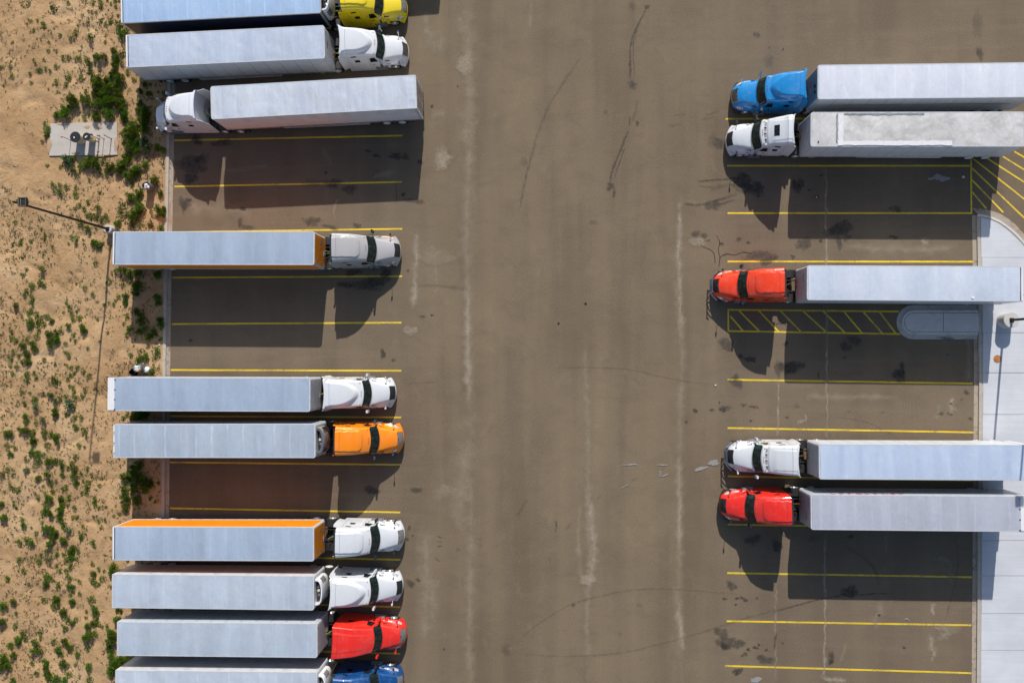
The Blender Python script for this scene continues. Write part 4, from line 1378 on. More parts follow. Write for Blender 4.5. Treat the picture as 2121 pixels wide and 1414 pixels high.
    if 'header' in opts:
        hd = MB().box(-L - .04, -L + .50, -W + .06, W - .06, ZR + .012, ZR + .045).build('rear_header', WHITEP, root, bevel=.01)
        for k in range(4):
            y = -W + .15 + k * (2 * W - .3) / 3
            MB().box(-L + .48, -L + .58, y - .035, y + .035, ZR + .02, ZR + .075).build('hinge', ALU, hd)
    if 'slotrear' in opts:
        MB().box(-L + .12, -L + .17, -W + .1, W - .1, ZR + .018, ZR + .034).build('roof_seam', DARK, root)
        MB().box(-L + .0, -L + .10, -W + .06, W - .06, ZR + .012, ZR + .03).build('rear_header', WHITEP, root)
    if 'dashrear' in opts:
        for k in range(3):
            y = -.9 + k * .8
            MB().box(-L - .03, -L + .07, y, y + .5, ZR + .014, ZR + .034).build('rear_cap', WHITEP, root)
    # refrigeration unit on the front wall
    if 'reefer' in opts or 'reeferw' in opts:
        sh = WHITEP if 'reeferw' in opts else mat('reefer shell', (.30, .27, .25), .45, var=.3)
        n = 14
        pts = []
        for k in range(n + 1):
            a = math.pi * k / n
            y = -1.0 * math.cos(a)
            x = .03 + .56 * math.sin(a) ** .55
            pts.append((x, y))
        zb, zt = 1.95, ZR - .22
        ru = MB().grid([[(x * .96, y, zb) for x, y in pts], [(x, y, zb + .1) for x, y in pts], [(x, y, zt - .1) for x, y in pts], [(x * .95, y * .97, zt) for x, y in pts], [(x * .82, y * .86, zt) for x, y in pts], [(x * .80, y * .85, zt - .5) for x, y in pts]], flip=False)
        ru = ru.build('reefer_unit', sh, root, 40, fix=True)
        MB().prism([(x * .81, y * .855) for x, y in pts], zt - .62, zt - .5).build('reefer_deck', DARK, ru, 0)
        if 'reefer' in opts:
            MB().grid([[(x * .955, y * .98, zt + .012) for x, y in pts], [(x * .70, y * .80, zt + .004) for x, y in pts]]).build('reefer_rim', mat('slate trim', (.10, .11, .13), .5), ru, 60, fix=True)
        fan = MB()
        for k in range(7):
            a = k * 2 * math.pi / 7
            fan.tube([(.24, -.28, zt - .42), (.24 + .16 * math.cos(a), -.28 + .2 * math.sin(a), zt - .40)], .018, 5)
        fan.build('fan', ALU, ru)
        MB().tube([(.16, -.1, zt - .40), (.16, .55, zt - .40)], .05, 8).build('reefer_pipe', mat('brass', (.45, .33, .16), .4, .6), ru)
        MB().box(.12, .34, .25, .5, zt - .5, zt - .30).build('reefer_motor', GREYP, ru, bevel=.03)
        MB().box(.10, .30, -.05, .15, zt - .5, zt - .34).build('reefer_filter', mat('pale filter', (.6, .58, .5), .6), ru, bevel=.03)
        for s in (1, -1):
            q = [p for p in pts if p[1] * s > .60 and p[1] * s < .985]
            for kk in range(6):
                z = zt - .35 - kk * .16
                MB().grid([[(x + .018, y * 1.012, z) for x, y in q], [(x + .018, y * 1.012, z - .09) for x, y in q]]).build('louvre', DARK, ru, 60)
    return root, L


def tape_material():
    m, t, p = nt('reflective tape')
    v = coords(t)
    sx = N(t, 'ShaderNodeSeparateXYZ')
    t.links.new(v, sx.inputs[0])
    f = maths(t, 'FRACT', maths(t, 'DIVIDE', sx.outputs[0], 0.46))
    c = ramp(t, f, [(0.5, (0.40, 0.03, 0.03)), (0.52, (0.62, 0.60, 0.58))])
    gap = ramp(t, maths(t, 'FRACT', maths(t, 'DIVIDE', sx.outputs[0], 0.92)), [(0.5, (0, 0, 0)), (0.51, (1, 1, 1))])
    c = mixc(t, gap, c, (0.42, 0.42, 0.42))
    c = mixc(t, 0.15, c, noise_tex(t, v, 9, 3), 'OVERLAY')
    t.links.new(c, p.inputs['Base Color'])
    p.inputs['Roughness'].default_value = 0.4
    return m


TAPE = tape_material()

# ------------------------------------------------------------------ the vehicles
ROOF_BLUE = lambda k, **kw: roof_mat(k, (0.315, 0.385, 0.49), **kw)
RAILW = mat('rail white', (0.50, 0.52, 0.55), 0.4, var=0.1)
RAILA = mat('rail alloy', (0.52, 0.53, 0.54), 0.35, 0.5, var=0.12)
SW = mat('side white', (0.54, 0.57, 0.60), 0.38, var=0.10, scale=1.5)
SWB = mat('side cool white', (0.44, 0.48, 0.53), 0.35, var=0.10, scale=1.2)
SRIB = mat('ribbed alloy', (0.55, 0.54, 0.55), 0.36, 0.35, var=0.12, scale=1.2)
SORANGE = mat('side orange', (0.78, 0.24, 0.006), 0.38, var=0.10, scale=1.2)
SNAVY = mat('side navy', (0.010, 0.014, 0.035), 0.35, var=0.3, scale=1.2)
FWALL = mat('front wall white', (0.52, 0.53, 0.55), 0.4, var=0.15, scale=1.5)

TR = 'semi_trailer'
trailers = {}
T = trailers
T['T1'] = make_trailer(TR, 'light blue roofed trailer with dark navy sides behind the yellow truck', (664, -7), (251, 15), roof_mat('roof T1', (0.32, 0.45, 0.64), bow=.10, dirt=.10), SNAVY, SNAVY, RAILA, 'smooth', ('reeferw', 'slotrear'))
T['T2'] = make_trailer(TR, 'white panelled box trailer just below the navy trailer at the top', (672, 87), (262, 106.5), roof_mat('roof T2', (0.42, 0.48, 0.585), bow=.05, dirt=.16), SW, FWALL, RAILW, 'plate', ('wrinkle', 'alurail', 'slotrear'))
T['T3'] = make_trailer(TR, 'wrinkled white roof trailer with ribbed sides, its rear doors facing the aisle', (436.8, 213.5), (861, 190), roof_mat('roof T3', (0.47, 0.515, 0.59), bow=.05, dirt=.22, dirt_col=(.40, .37, .34)), SRIB, FWALL, RAILW, 'rib', ('wrinkle', 'dooralu', 'alurail'))
T['T4'] = make_trailer(TR, 'orange sided trailer with pale blue roof behind the silver truck', (651, 514), (234.5, 514), ROOF_BLUE('roof T4', bow=.03, dirt=.10), SORANGE, SORANGE, RAILW, 'smooth', ('slotrear', 'stickers', 'noskirt'))
T['T5'] = make_trailer(TR, 'pale roofed trailer with broad white rear header strip by the trash heap', (642.3, 817.5), (224.5, 816), roof_mat('roof T5', (0.30, 0.37, 0.475), bow=.03, dirt=.12), SWB, FWALL, RAILW, 'plate', ('header', 'noskirt'))
T['T6'] = make_trailer(TR, 'pale trailer with rusty streaked roof and cooling unit behind the orange truck', (653, 913), (236, 913), roof_mat('roof T6', (0.345, 0.405, 0.485), streak=.55, bow=.14, dirt=.2), SWB, FWALL, RAILW, 'plate', ('reefer', 'dashrear', 'noskirt'))
T['T7'] = make_trailer(TR, 'orange sided trailer with pale blue roof behind the boxy white truck', (650, 1126.5), (234, 1125), ROOF_BLUE('roof T7', bow=.05, dirt=.10), SORANGE, SORANGE, RAILW, 'smooth', ('slotrear', 'stickers', 'noskirt'))
T['T8'] = make_trailer(TR, 'ribbed pale trailer with creased roof and white cooling unit', (650, 1228), (233, 1223.5), roof_mat('roof T8', (0.39, 0.445, 0.525), bow=.05, dirt=.18), SRIB, FWALL, RAILW, 'rib', ('reeferw', 'wrinkle', 'noskirt'))
T['T9'] = make_trailer(TR, 'panelled white trailer hitched to the red truck near the bottom edge', (657, 1326), (243.5, 1322), roof_mat('roof T9', (0.38, 0.44, 0.52), bow=.03, dirt=.2), SWB, FWALL, RAILW, 'plate', ('noskirt',))
T['T10'] = make_trailer(TR, 'ribbed white trailer cut by the bottom edge behind the dark blue truck', (657, 1427), (240, 1422), roof_mat('roof T10', (0.41, 0.465, 0.54), bow=.05, dirt=.15), SRIB, FWALL, RAILW, 'rib', ('reeferw', 'wrinkle', 'noskirt'))
T['R1'] = make_trailer(TR, 'white trailer with scalloped roof edges behind the bright blue truck', (1694, 170.5), (2139, 165.5), roof_mat('roof R1', (0.59, 0.61, 0.685), bow=.05, dirt=.10, dirt_col=(.45, .44, .44)), SW, mat('front wall blue grey', (.22, .33, .42), .4), RAILW, 'plate', ('scallop', 'plate', 'rearaxle'))
T['R2'] = make_trailer(TR, 'weathered trailer with patched grey and white roof behind the sunroof truck', (1679.5, 268.2), (2121, 267.7), roof_mat('roof R2', (0.57, 0.56, 0.55), bow=.0, dirt=.55, dirt_col=(.33, .31, .29), patchy=.35), SW, FWALL, RAILW, 'plate', ('wrinkle', 'rearaxle'))
T['R3'] = make_trailer(TR, 'clean white trailer behind the red truck with the chrome guard', (1671.8, 585.4), (2118, 588), roof_mat('roof R3', (0.51, 0.56, 0.65), bow=.02, dirt=.14), SWB, FWALL, RAILW, 'plate', ('slotrear', 'rearaxle'))
T['R4'] = make_trailer(TR, 'pale blue roofed trailer behind the white truck with the chrome guard', (1696.5, 955.8), (2140, 958), roof_mat('roof R4', (0.41, 0.485, 0.62), bow=.02, dirt=.10), SW, FWALL, RAILW, 'plate', ('rearaxle', 'noskirt'))
T['R5'] = make_trailer(TR, 'pale grey roofed trailer with red side lettering behind the lowest red truck', (1679.7, 1060), (2128, 1064), roof_mat('roof R5', (0.375, 0.395, 0.46), bow=.06, dirt=.12), SWB, FWALL, RAILW, 'plate', ('header', 'scallop', 'rearaxle', 'noskirt'))
# a trailer parked past the top edge; only its shadow reaches the picture
_c = w(908, 30, 0) + Vector((SUNV.x, SUNV.y, 0)) / SUNV.z * ZR
_h = Vector((-math.cos(R(3.5)), -math.sin(R(3.5)), 0))
_n = Vector((-_h.y, _h.x, 0))
_rc = _c - _n * 1.29
T['T0'] = make_trailer(TR, 'trailer past the top edge whose shadow falls in front of the yellow truck', None, None, T['T1'][0].children[1].data.materials[0], SWB, FWALL, RAILW, 'plate', (), wpts=(_rc + _h * 16.1, _rc))

# marks and repairs on particular trailers
r2 = T['R2'][0]
L2 = T['R2'][1]


def sheet(parent, name, pts, z, m, th=.008):
    return MB().prism(pts, z, z + th).build(name, m, parent, 0, fix=True)


PATW = mat('white roof coating', (0.66, 0.66, 0.67), 0.55, var=0.08, scale=4)
SEAM = mat('grey sealant', (0.24, 0.25, 0.27), 0.7, var=0.3, scale=5)
rr = random.Random(3)


def ragged(x0, x1, y0, y1, step=.25, j=.03):
    p = []
    n = max(2, int((x1 - x0) / step))
    m_ = max(2, int((y1 - y0) / step))
    p += [(x0 + (x1 - x0) * i / n, y0 + rr.uniform(-j, j)) for i in range(n)]
    p += [(x1 + rr.uniform(-j, j), y0 + (y1 - y0) * i / m_) for i in range(m_)]
    p += [(x1 - (x1 - x0) * i / n, y1 + rr.uniform(-j, j)) for i in range(n)]
    p += [(x0 + rr.uniform(-j, j), y1 - (y1 - y0) * i / m_) for i in range(m_)]
    return p


# trailer faces -x in the photo, so its left side (+y local) lies at the bottom of the picture
sheet(r2, 'roof_patch', ragged(-10.2, -1.95, .86, 1.19), ZR + .040, PATW)
sheet(r2, 'roof_patch', ragged(-2.35, -1.98, -1.14, .9), ZR + .034, PATW)
sheet(r2, 'roof_seam', ragged(-1.94, -1.84, -1.15, .95, .2, .018), ZR + .048, SEAM)
sheet(r2, 'roof_stain', ragged(-8.2, -2.4, -1.20, -1.06, .2, .035), ZR + .030, SEAM, .003)
MB().cyl((-.55, .93), .055, ZR + .01, ZR + .06, 14).build('roof_vent', DARK, r2)
REDP = mat('red print', (0.42, 0.03, 0.03), 0.45)
ORP = mat('orange print', (0.55, 0.20, 0.04), 0.45)
r1 = T['R1'][0]
MB().grid([[(-1.1, 1.2985, 2.62), (-14.6, 1.2985, 2.60)], [(-2.4, 1.2985, 2.72), (-14.6, 1.2985, 2.70)]]).build('side_stripe', REDP, r1, 0)
r5 = T['R5'][0]
let = MB()
xs = -1.0
for k in range(9):
    wd_ = rr.uniform(.25, .42)
    # upright strokes and bars, like the worn block lettering high on the side
    let.box(-1.6 - k * .62 - .09, -1.6 - k * .62, -1.300, -1.2945, 3.25, 3.90)
    let.box(-1.6 - k * .62 - wd_, -1.6 - k * .62 - .09, -1.300, -1.2945, 3.78 - (k % 3) * .2, 3.90 - (k % 3) * .2)
    if k % 2:
        let.box(-1.6 - k * .62 - wd_, -1.6 - k * .62 - wd_ + .09, -1.300, -1.2945, 3.25, 3.78 - (k % 3) * .2)
let.build('lettering', REDP, r5, 0)['kind'] = 'stuff'
lf = MB()
for k in range(6):
    y = -.95 + k * .13
    lf.box(.0125, .016, y, y + .07, 3.35, 3.55 + .08 * (k % 2))
for k in range(4):
    lf.box(.0125, .016, .25 + k * .14, .33 + k * .14, 2.9, 3.05)
lf.build('lettering', REDP, r5, 0)['kind'] = 'stuff'
MB().box(.0125, .016, .35, .85, 3.3, 3.42).build('placard', mat('yellow placard', (.6, .5, .2), .5), r5, 0)
r3 = T['R3'][0]
lf = MB()
for k in range(5):
    lf.box(.0125, .016, -.75 + k * .13, -.67 + k * .13, 3.1, 3.25)
lf.build('lettering', DARK, r3, 0)['kind'] = 'stuff'
MB().cyl((-11.9, 1.02), .10, ZR + .01, ZR + .05, 16).build('roof_vent', WHITEP, r3)
lf = MB()
for k in range(6):
    lf.box(.0125, .016, -.25 + k * .1, -.18 + k * .1, 3.2, 3.42)
lf.build('lettering', REDP, T['T2'][0], 0)['kind'] = 'stuff'
MB().tube([(.1, -.6, 1.6), (.18, -.45, 2.4), (.12, -.1, 2.5), (.2, .5, 2.2)], .03, 6).build('ladder_rail', HOSEY, T['T3'][0])

TN = 'truck_tractor'
WHITE = (0.60, 0.62, 0.65)
TT = {}
TT['T1'] = make_tractor(TN, 'bright yellow sleeper truck cut by the top edge', (842, 11), (704, -11), 'A', (0.80, 0.60, 0.0), 'yellow paint', ('agrille', 'cm'))
TT['T2'] = make_tractor(TN, 'white domed sleeper truck just below the yellow truck', (845, 103), (705, 81), 'B', WHITE, 'white paint A', ('cgrille', 'cm', 'rw'))
TT['T3'] = make_tractor(TN, 'white sleeper truck nosing over the kerb toward the sand', (318, 240), (400, 216), 'B', (0.70, 0.72, 0.76), 'white paint B', ('wm', 'longskirt', 'longext'), hl=1.30, rim='rima')
TT['T4'] = make_tractor(TN, 'silver grey sleeper truck with the orange sided trailer', (828.5, 518.5), (687, 512), 'A', (0.39, 0.38, 0.385), 'silver paint', ('stack',))
TT['T5'] = make_tractor(TN, 'white domed sleeper truck parked directly above the orange truck', (818.5, 813), (672.4, 816.3), 'B', WHITE, 'white paint C', ('wm',))
TT['T6'] = make_tractor(TN, 'bright orange sleeper truck', (834.5, 908), (694, 913.7), 'A', (0.88, 0.235, 0.0), 'orange paint', ('agrille', 'cm'))
TT['T7'] = make_tractor(TN, 'white flat roofed sleeper truck hitched to the lower orange trailer', (836, 1111), (694.6, 1124.7), 'A', WHITE, 'white paint D', ('agrille',))
TT['T8'] = make_tractor(TN, 'white domed sleeper truck between the lower orange trailer and the red truck', (833, 1216), (685.7, 1231.3), 'B', WHITE, 'white paint E', ('wm', 'rw'))
TT['T9'] = make_tractor(TN, 'red wedge roofed sleeper truck at lower left', (840.5, 1315), (689.4, 1331.7), 'D', (0.72, 0.022, 0.012), 'red paint A', ('agrille', 'wm'))
TT['T10'] = make_tractor(TN, 'dark blue sleeper truck cut by the bottom edge', (834, 1412), (688, 1436), 'A', (0.0, 0.055, 0.20), 'dark blue paint', ('agrille', 'darkext'))
TT['R1'] = make_tractor(TN, 'bright blue domed sleeper truck at upper right', (1516, 199), (1667, 172.6), 'B', (0.0, 0.22, 0.56), 'blue paint', ('cgrille', 'cm', 'dbumper'))
TT['R2'] = make_tractor(TN, 'white sleeper truck with a dark sunroof below the bright blue truck', (1505.5, 288.6), (1642, 267), 'C', WHITE, 'white paint F', ('sunroof', 'tanks'))
TT['R3'] = make_tractor(TN, 'red sleeper truck with chrome guard above the hatched yellow box', (1477, 592), (1624.8, 584.6), 'A', (0.80, 0.045, 0.006), 'red paint B', ('guard', 'dbumper'))
TT['R4'] = make_tractor(TN, 'white sleeper truck with chrome guard beside the pale spill', (1507, 945), (1652, 954.6), 'C', WHITE, 'white paint G', ('guard', 'dbumper', 'wm', 'darkmir'))
TT['R5'] = make_tractor(TN, 'red flat roofed sleeper truck below the white truck with the guard', (1492, 1046.4), (1639.7, 1058.8), 'A', (0.74, 0.022, 0.012), 'red paint C', ('dbumper', 'darkext'))
# orange graphics on the silver truck's bonnet
sil = TT['T4'][0]
for s in (1, -1):
    MB().add([(-.5, s * 1.02, 1.17), (-.95, s * 1.08, 1.22), (-1.45, s * 1.06, 1.30), (-1.45, s * 1.02, 1.34), (-.9, s * 1.03, 1.25), (-.55, s * .98, 1.20)], [(0, 1, 2, 3, 4, 5)]).build('flame_graphic', ORP, sil, 0, fix=True)

# ------------------------------------------------------------------ lamp posts
BRONZE = mat('dark bronze', (0.035, 0.028, 0.022), 0.5, 0.3, var=0.3)
CASTC = concrete_material('cast footing', (0.50, 0.485, 0.46), 0.25, (0.30, 0.26, 0.22), 2.5)


def lamp_post(label, px, py, base_r, base_h, arm, gz=0.1, H=12.4):
    p = w(px, py, gz)
    root = thing('lamp_post', label, 'lamp post', (p.x, p.y, gz), 0, 'area lamp posts')
    MB().cyl((0, 0), base_r, -.1, base_h, 36).build('footing', CASTC, root, 40, bevel=.02)
    MB().box(-.16, .16, -.16, .16, base_h, base_h + .03).build('base_plate', BRONZE, root)
    for sx in (-.12, .12):
        for sy in (-.12, .12):
            MB().cyl((sx, sy), .02, base_h + .03, base_h + .09, 8).build('anchor_bolt', BRONZE, root)
    b0, b1 = .085, .06
    MB().add([(-b0, -b0, base_h), (b0, -b0, base_h), (b0, b0, base_h), (-b0, b0, base_h), (-b1, -b1, H), (b1, -b1, H), (b1, b1, H), (-b1, b1, H)],
             [(0, 1, 5, 4), (1, 2, 6, 5), (2, 3, 7, 6), (3, 0, 4, 7), (4, 5, 6, 7)]).build('pole', BRONZE, root, 20)
    ax, ay = arm
    MB().box(min(0, ax * .3) - .05, max(0, ax * .3) + .05, min(0, ay * .3) - .05, max(0, ay * .3) + .05, H - .25, H - .15).build('arm', BRONZE, root)
    c = (ax * .56, ay * .56)
    hd = MB().box(c[0] - .29, c[0] + .29, c[1] - .31, c[1] + .31, H - .30, H - .10)
    hd = hd.build('lamp_head', BRONZE, root, bevel=.02)
    rim = MB()
    for (x0, x1, y0, y1) in ((-.29, -.20, -.31, .31), (.24, .29, -.31, .31), (-.20, .24, -.31, -.25), (-.20, .24, .25, .31)):
        rim.box(c[0] + x0, c[0] + x1, c[1] + y0, c[1] + y1, H - .10, H - .05)
    rim.build('head_rim', mat('bronze rim', (0.09, 0.08, 0.07), .5), hd)
    MB().box(c[0] - .12, c[0] - .10, c[1] - .25, c[1] + .25, H - .10, H - .08).build('gasket', mat('gasket', (.35, .25, .08), .6), hd)
    return root


lamp_post('tall dark lamp post in a concrete footing in the sand by the silver truck\'s trailer', 233, 477, .34, .75, (1, 0), .08)
lamp_post('tall dark lamp post on a wide round concrete footing on the right apron', 2080, 664, .58, 1.05, (0, -1), .13)

# rusty round cover on the apron
cv = w(2066, 743, .14)
co = MB()
co.cyl((0, 0), .30, 0, .018, 36).cyl((0, 0), .24, .018, .024, 36).cyl((0, 0), .17, .024, .030, 36).cyl((0, 0), .06, .030, .040, 20)
cover = tag(co.build('manhole_cover', mat('rust', (0.42, 0.17, 0.05), .75, var=.45, scale=9, bumpk=.3), None, 30), 'rusty orange round cover set in the pale concrete apron', 'cover')
cover.location = (cv.x, cv.y, .134)

# ------------------------------------------------------------------ concrete pad with standpipes
pp = [w(x, y, .2) for x, y in ((101, 323), (242.5, 321), (242, 253), (104, 256))]
pc = sum(pp, Vector()) / 4
pad = thing('concrete_pad', 'weathered concrete pad in the sand carrying two round risers', 'pad', (pc.x, pc.y, .1))
MB().prism([(p.x - pc.x, p.y - pc.y) for p in pp], -.25, .09).build('slab', PADC, pad, bevel=.015)
SANDP = mat('drifted sand', (0.40, 0.285, 0.18), .95, var=.12, scale=4, bumpk=.3, bscale=14)
for px, py, rx, ry in ((181, 263, .28, .17), (206, 265, .30, .17), (102, 300, .22, .6), (157, 318, .36, .16), (240, 300, .18, .55), (205, 322, .5, .16), (130, 257, .5, .12), (222, 321, .45, .1)):
    q = w(px, py, .19)
    rows = []
    for i in range(5):
        k = i / 4
        rows.append([(q.x - pc.x + rx * k * math.cos(a) * (1 + .2 * math.sin(3 * a + px)), q.y - pc.y + ry * k * math.sin(a) * (1 + .2 * math.sin(2 * a + py)), .088 + .035 * (1 - k * k)) for a in [j * 2 * math.pi / 20 for j in range(21)]])
    MB().grid(rows, flip=False).build('drifted_sand', SANDP, pad, 60, fix=True)
CREAM = mat('cream pipe', (0.50, 0.45, 0.32), .5, var=.12)
LID = mat('riser lid', (0.022, 0.022, 0.026), .45, var=.4, scale=5)
WHT = mat('white fitting', (.75, .75, .75), .4)


def riser(label, px, py, r, h):
    p = w(px, py, h + .19)
    root = thing('riser', label, 'riser', (p.x, p.y, .19), 0, 'round risers on the pad')
    MB().cyl((0, 0), r * .86, -.02, h - .06, 32).build('pipe', CREAM, root, 40)
    MB().cyl((0, 0), r * .97, h - .06, h - .0, 32).build('flange', CREAM, root, 40)
    lid = MB().cyl((0, 0), r * .93, h, h + .035, 32).build('lid', LID, root, 40)
    n = 28
    me = MB().cyl((0, 0), .018, 0, .05, 6).mesh('bolt', DARK)
    for k in range(n):
        a = k * 2 * math.pi / n
        link('bolt', me, lid, (r * .95 * math.cos(a), r * .95 * math.sin(a), h))
    MB().box(-.12, -.03, -.10, .02, h + .035, h + .055).build('latch', WHT, lid)
    return root


riser('larger black lidded cream riser on the concrete pad', 156, 284, .455, .88)
riser('smaller black lidded cream riser on the concrete pad', 179.6, 283.3, .335, .88)
MB().cyl((.04, .02), .05, .9, .96, 12).build('cap', WHT, bpy.data.objects['riser.001'])
RUST = mat('rusty pipe', (0.17, 0.065, 0.03), .7, var=.4, scale=8)
for label, px, py, h, r, hook, m in (
        ('thin rusty gooseneck vent pipe left of the larger riser', 146.7, 291, 1.05, .025, -1, RUST),
        ('tallest rusty gooseneck vent pipe on the concrete pad', 205.5, 288, 1.45, .04, 1, RUST),
        ('thin gooseneck vent pipe right of the tallest one', 215.5, 288, 1.05, .028, 1, RUST),
        ('straight grey standpipe, rightmost on the concrete pad', 230.7, 287.5, 1.05, .035, 0, GREYP)):
    p = w(px, py, .19)
    root = thing('vent_pipe', label, 'pipe', (p.x, p.y, .18), 0, 'vent pipes on the concrete pad')
    if hook:
        pts = [(0, 0, 0), (0, 0, h)] + [(hook * .09 * (1 - math.cos(a)), 0, h + .09 * math.sin(a)) for a in [k * math.pi / 6 for k in range(1, 7)]] + [(hook * .18, 0, h - .06)]
        MB().tube(pts, r, 8).build('pipe', m, root, 60)
        MB().tube([(hook * .18, 0, h - .12), (hook * .18, 0, h - .02)], r * 1.5, 8).build('cap', RUST, root)
    else:
        MB().tube([(0, 0, 0), (0, 0, h)], r, 10).build('pipe', m, root, 60)
        MB().cyl((0, 0), r * 1.3, h, h + .05, 10).build('cap', DARK, root)
    MB().cyl((0, 0), r * 2, 0, .03, 10).build('collar', GREYP, root)
p = w(205, 294.5, .19)
root = thing('valve', 'stub pipe with a yellow valve beside the smaller riser', 'valve', (p.x, p.y, .18))
MB().tube([(0, 0, 0), (0, 0, .72)], .045, 10).build('pipe', RUST, root, 60)
MB().cyl((0, 0), .085, .72, .80, 12).build('handwheel', mat('yellow valve', (.65, .45, .06), .5), root)
MB().tube([(-.08, 0, .55), (.12, 0, .55)], .03, 8).build('outlet', WHT, root)

# ------------------------------------------------------------------ barrels and rubbish
GALV = mat('galvanised drum', (0.20, 0.21, 0.21), .5, .4, var=.35, scale=6)


def crumple(name, parent, c, r, m, seed, sq=.7, n=2):
    bm = bmesh.new()
    bmesh.ops.create_icosphere(bm, subdivisions=n, radius=1)
    rn = random.Random(seed)
    o = Vector((rn.uniform(0, 90), rn.uniform(0, 90), 0))
    for v_ in bm.verts:
        k = 1 + .45 * noise.noise(v_.co * 1.7 + o) + .25 * noise.noise(v_.co * 4 + o)
        v_.co = Vector((v_.co.x * k * r, v_.co.y * k * r, v_.co.z * k * r * sq))
    me = bpy.data.meshes.new(name)
    bm.to_mesh(me)
    bm.free()
    me.materials.append(m)
    return link(name, me, parent, c)


BAGW = mat('white bag', (.66, .66, .68), .35, var=.2, scale=8)
BAGT = mat('tan bag', (.36, .25, .10), .6, var=.2)
BAGG = mat('green bag', (.30, .45, .38), .5, var=.2)
BAGP = mat('pink wrapper', (.60, .42, .42), .5, var=.2)
BAGO = mat('orange wrapper', (.62, .32, .12), .5, var=.2)


def barrel(label, px, py, h, r, gz=.1):
    p = w(px, py, h + gz)
    root = thing('trash_barrel', label, 'barrel', (p.x, p.y, gz), 0, 'open trash barrels in the sand')
    prof = [(r, 0), (r, h * .3), (r * 1.03, h * .33), (r, h * .36), (r, h * .63), (r * 1.03, h * .66), (r, h * .69), (r, h), (r * 1.04, h), (r * 1.04, h + .02), (r * .95, h + .02), (r * .95, h * .6)]
    n = 28
    vs_ = [(q * math.cos(k * 2 * math.pi / n), q * math.sin(k * 2 * math.pi / n), z) for q, z in prof for k in range(n)]
    fs = [(i * n + k, i * n + (k + 1) % n, (i + 1) * n + (k + 1) % n, (i + 1) * n + k) for i in range(len(prof) - 1) for k in range(n)]
    MB().add(vs_, fs).build('drum', GALV, root, 40)
    MB().cyl((0, 0), r * .94, h * .55, h * .62, 20).build('liner', DARK, root)
    return root, p, h, gz


b1, bp1, bh, bg_ = barrel('upright grey trash barrel full of rubbish near the kerb', 302.3, 385, .90, .33)
b2, bp2, _, _ = barrel('overflowing grey trash barrel in the rubbish heap by the pale trailer', 284.5, 761.5, .85, .33)
for k, (dx, dy, dz, r, m) in enumerate(((-.05, .08, .78, .17, BAGW), (.1, -.05, .76, .15, BAGW), (-.08, -.12, .77, .13, BAGP), (.08, .12, .74, .12, BAGG), (.14, -.14, .80, .06, BAGO))):
    crumple('trash', b1, (dx, dy, dz), r, m, k)
for k, (dx, dy, dz, r, m) in enumerate(((-.1, .0, .80, .22, BAGW), (.12, .08, .80, .16, BAGG), (-.02, -.16, .84, .16, BAGP), (.15, -.10, .84, .12, BAGO), (-.2, .15, .80, .12, BAGG))):
    crumple('trash', b2, (dx, dy, dz), r, m, 20 + k)
q = w(304, 766, .2)
tag(crumple('trash_bag', None, (q.x, q.y, .22), .26, BAGW, 41, .75, 3), 'crumpled white bag right of the overflowing barrel', 'bag')
q = w(292, 773, .2)
tag(crumple('trash_bag', None, (q.x, q.y, .20), .24, BAGT, 42, .65, 3), 'tan bag below the overflowing barrel', 'bag')
q = w(296, 752.5, .2)
tag(crumple('trash_bag', None, (q.x, q.y, .18), .11, BAGP, 43, .7), 'small pale wrapper above the overflowing barrel', 'bag')
q = w(275, 771, .5)
cr = thing('crate', 'open black crate beside the overflowing barrel', 'crate', (q.x, q.y, .1), R(-38))
mbx = MB()
for (x0, x1, y0, y1) in ((-.25, -.22, -.22, .22), (.22, .25, -.22, .22), (-.22, .22, -.22, -.19), (-.22, .22, .19, .22)):
    mbx.box(x0, x1, y0, y1, 0, .5)
mbx.build('wall', mat('black plastic', (.008, .008, .009), .35), cr)
MB().box(-.22, .22, -.19, .19, .02, .05).build('floor', MATS['black plastic'], cr)
for label, px, py, r, m in (('tiny white litter scrap on the aisle before the lower right bays', 1482, 798, .07, BAGW), ('white cup lying in the shaded bay by the pale spill', 1995, 367, .10, BAGW), ('white scrap in the shaded bay below the sunroof truck', 1691, 408, .05, BAGW),
                            ('white scrap on the sand by the left kerb', 332, 714, .07, BAGW), ('dark leaf clump lying alone in the middle aisle', 1213, 628, .09, mat('leaf litter', (.03, .035, .015), .8)),
                            ('dark clod lying alone left of the leaf clump in the aisle', 1157, 669, .08, MATS['leaf litter']), ('white scrap in the open sand left of the long lamp post shadow', 219, 650, .05, BAGW)):
    q = w(px, py, .0)
    z = sand_z(q.x, q.y) if q.x < KX(q.y) else 0.0
    tag(crumple('litter', None, (q.x, q.y, z + r * .4), r, m, int(px)), label, 'litter', 'scattered litter')


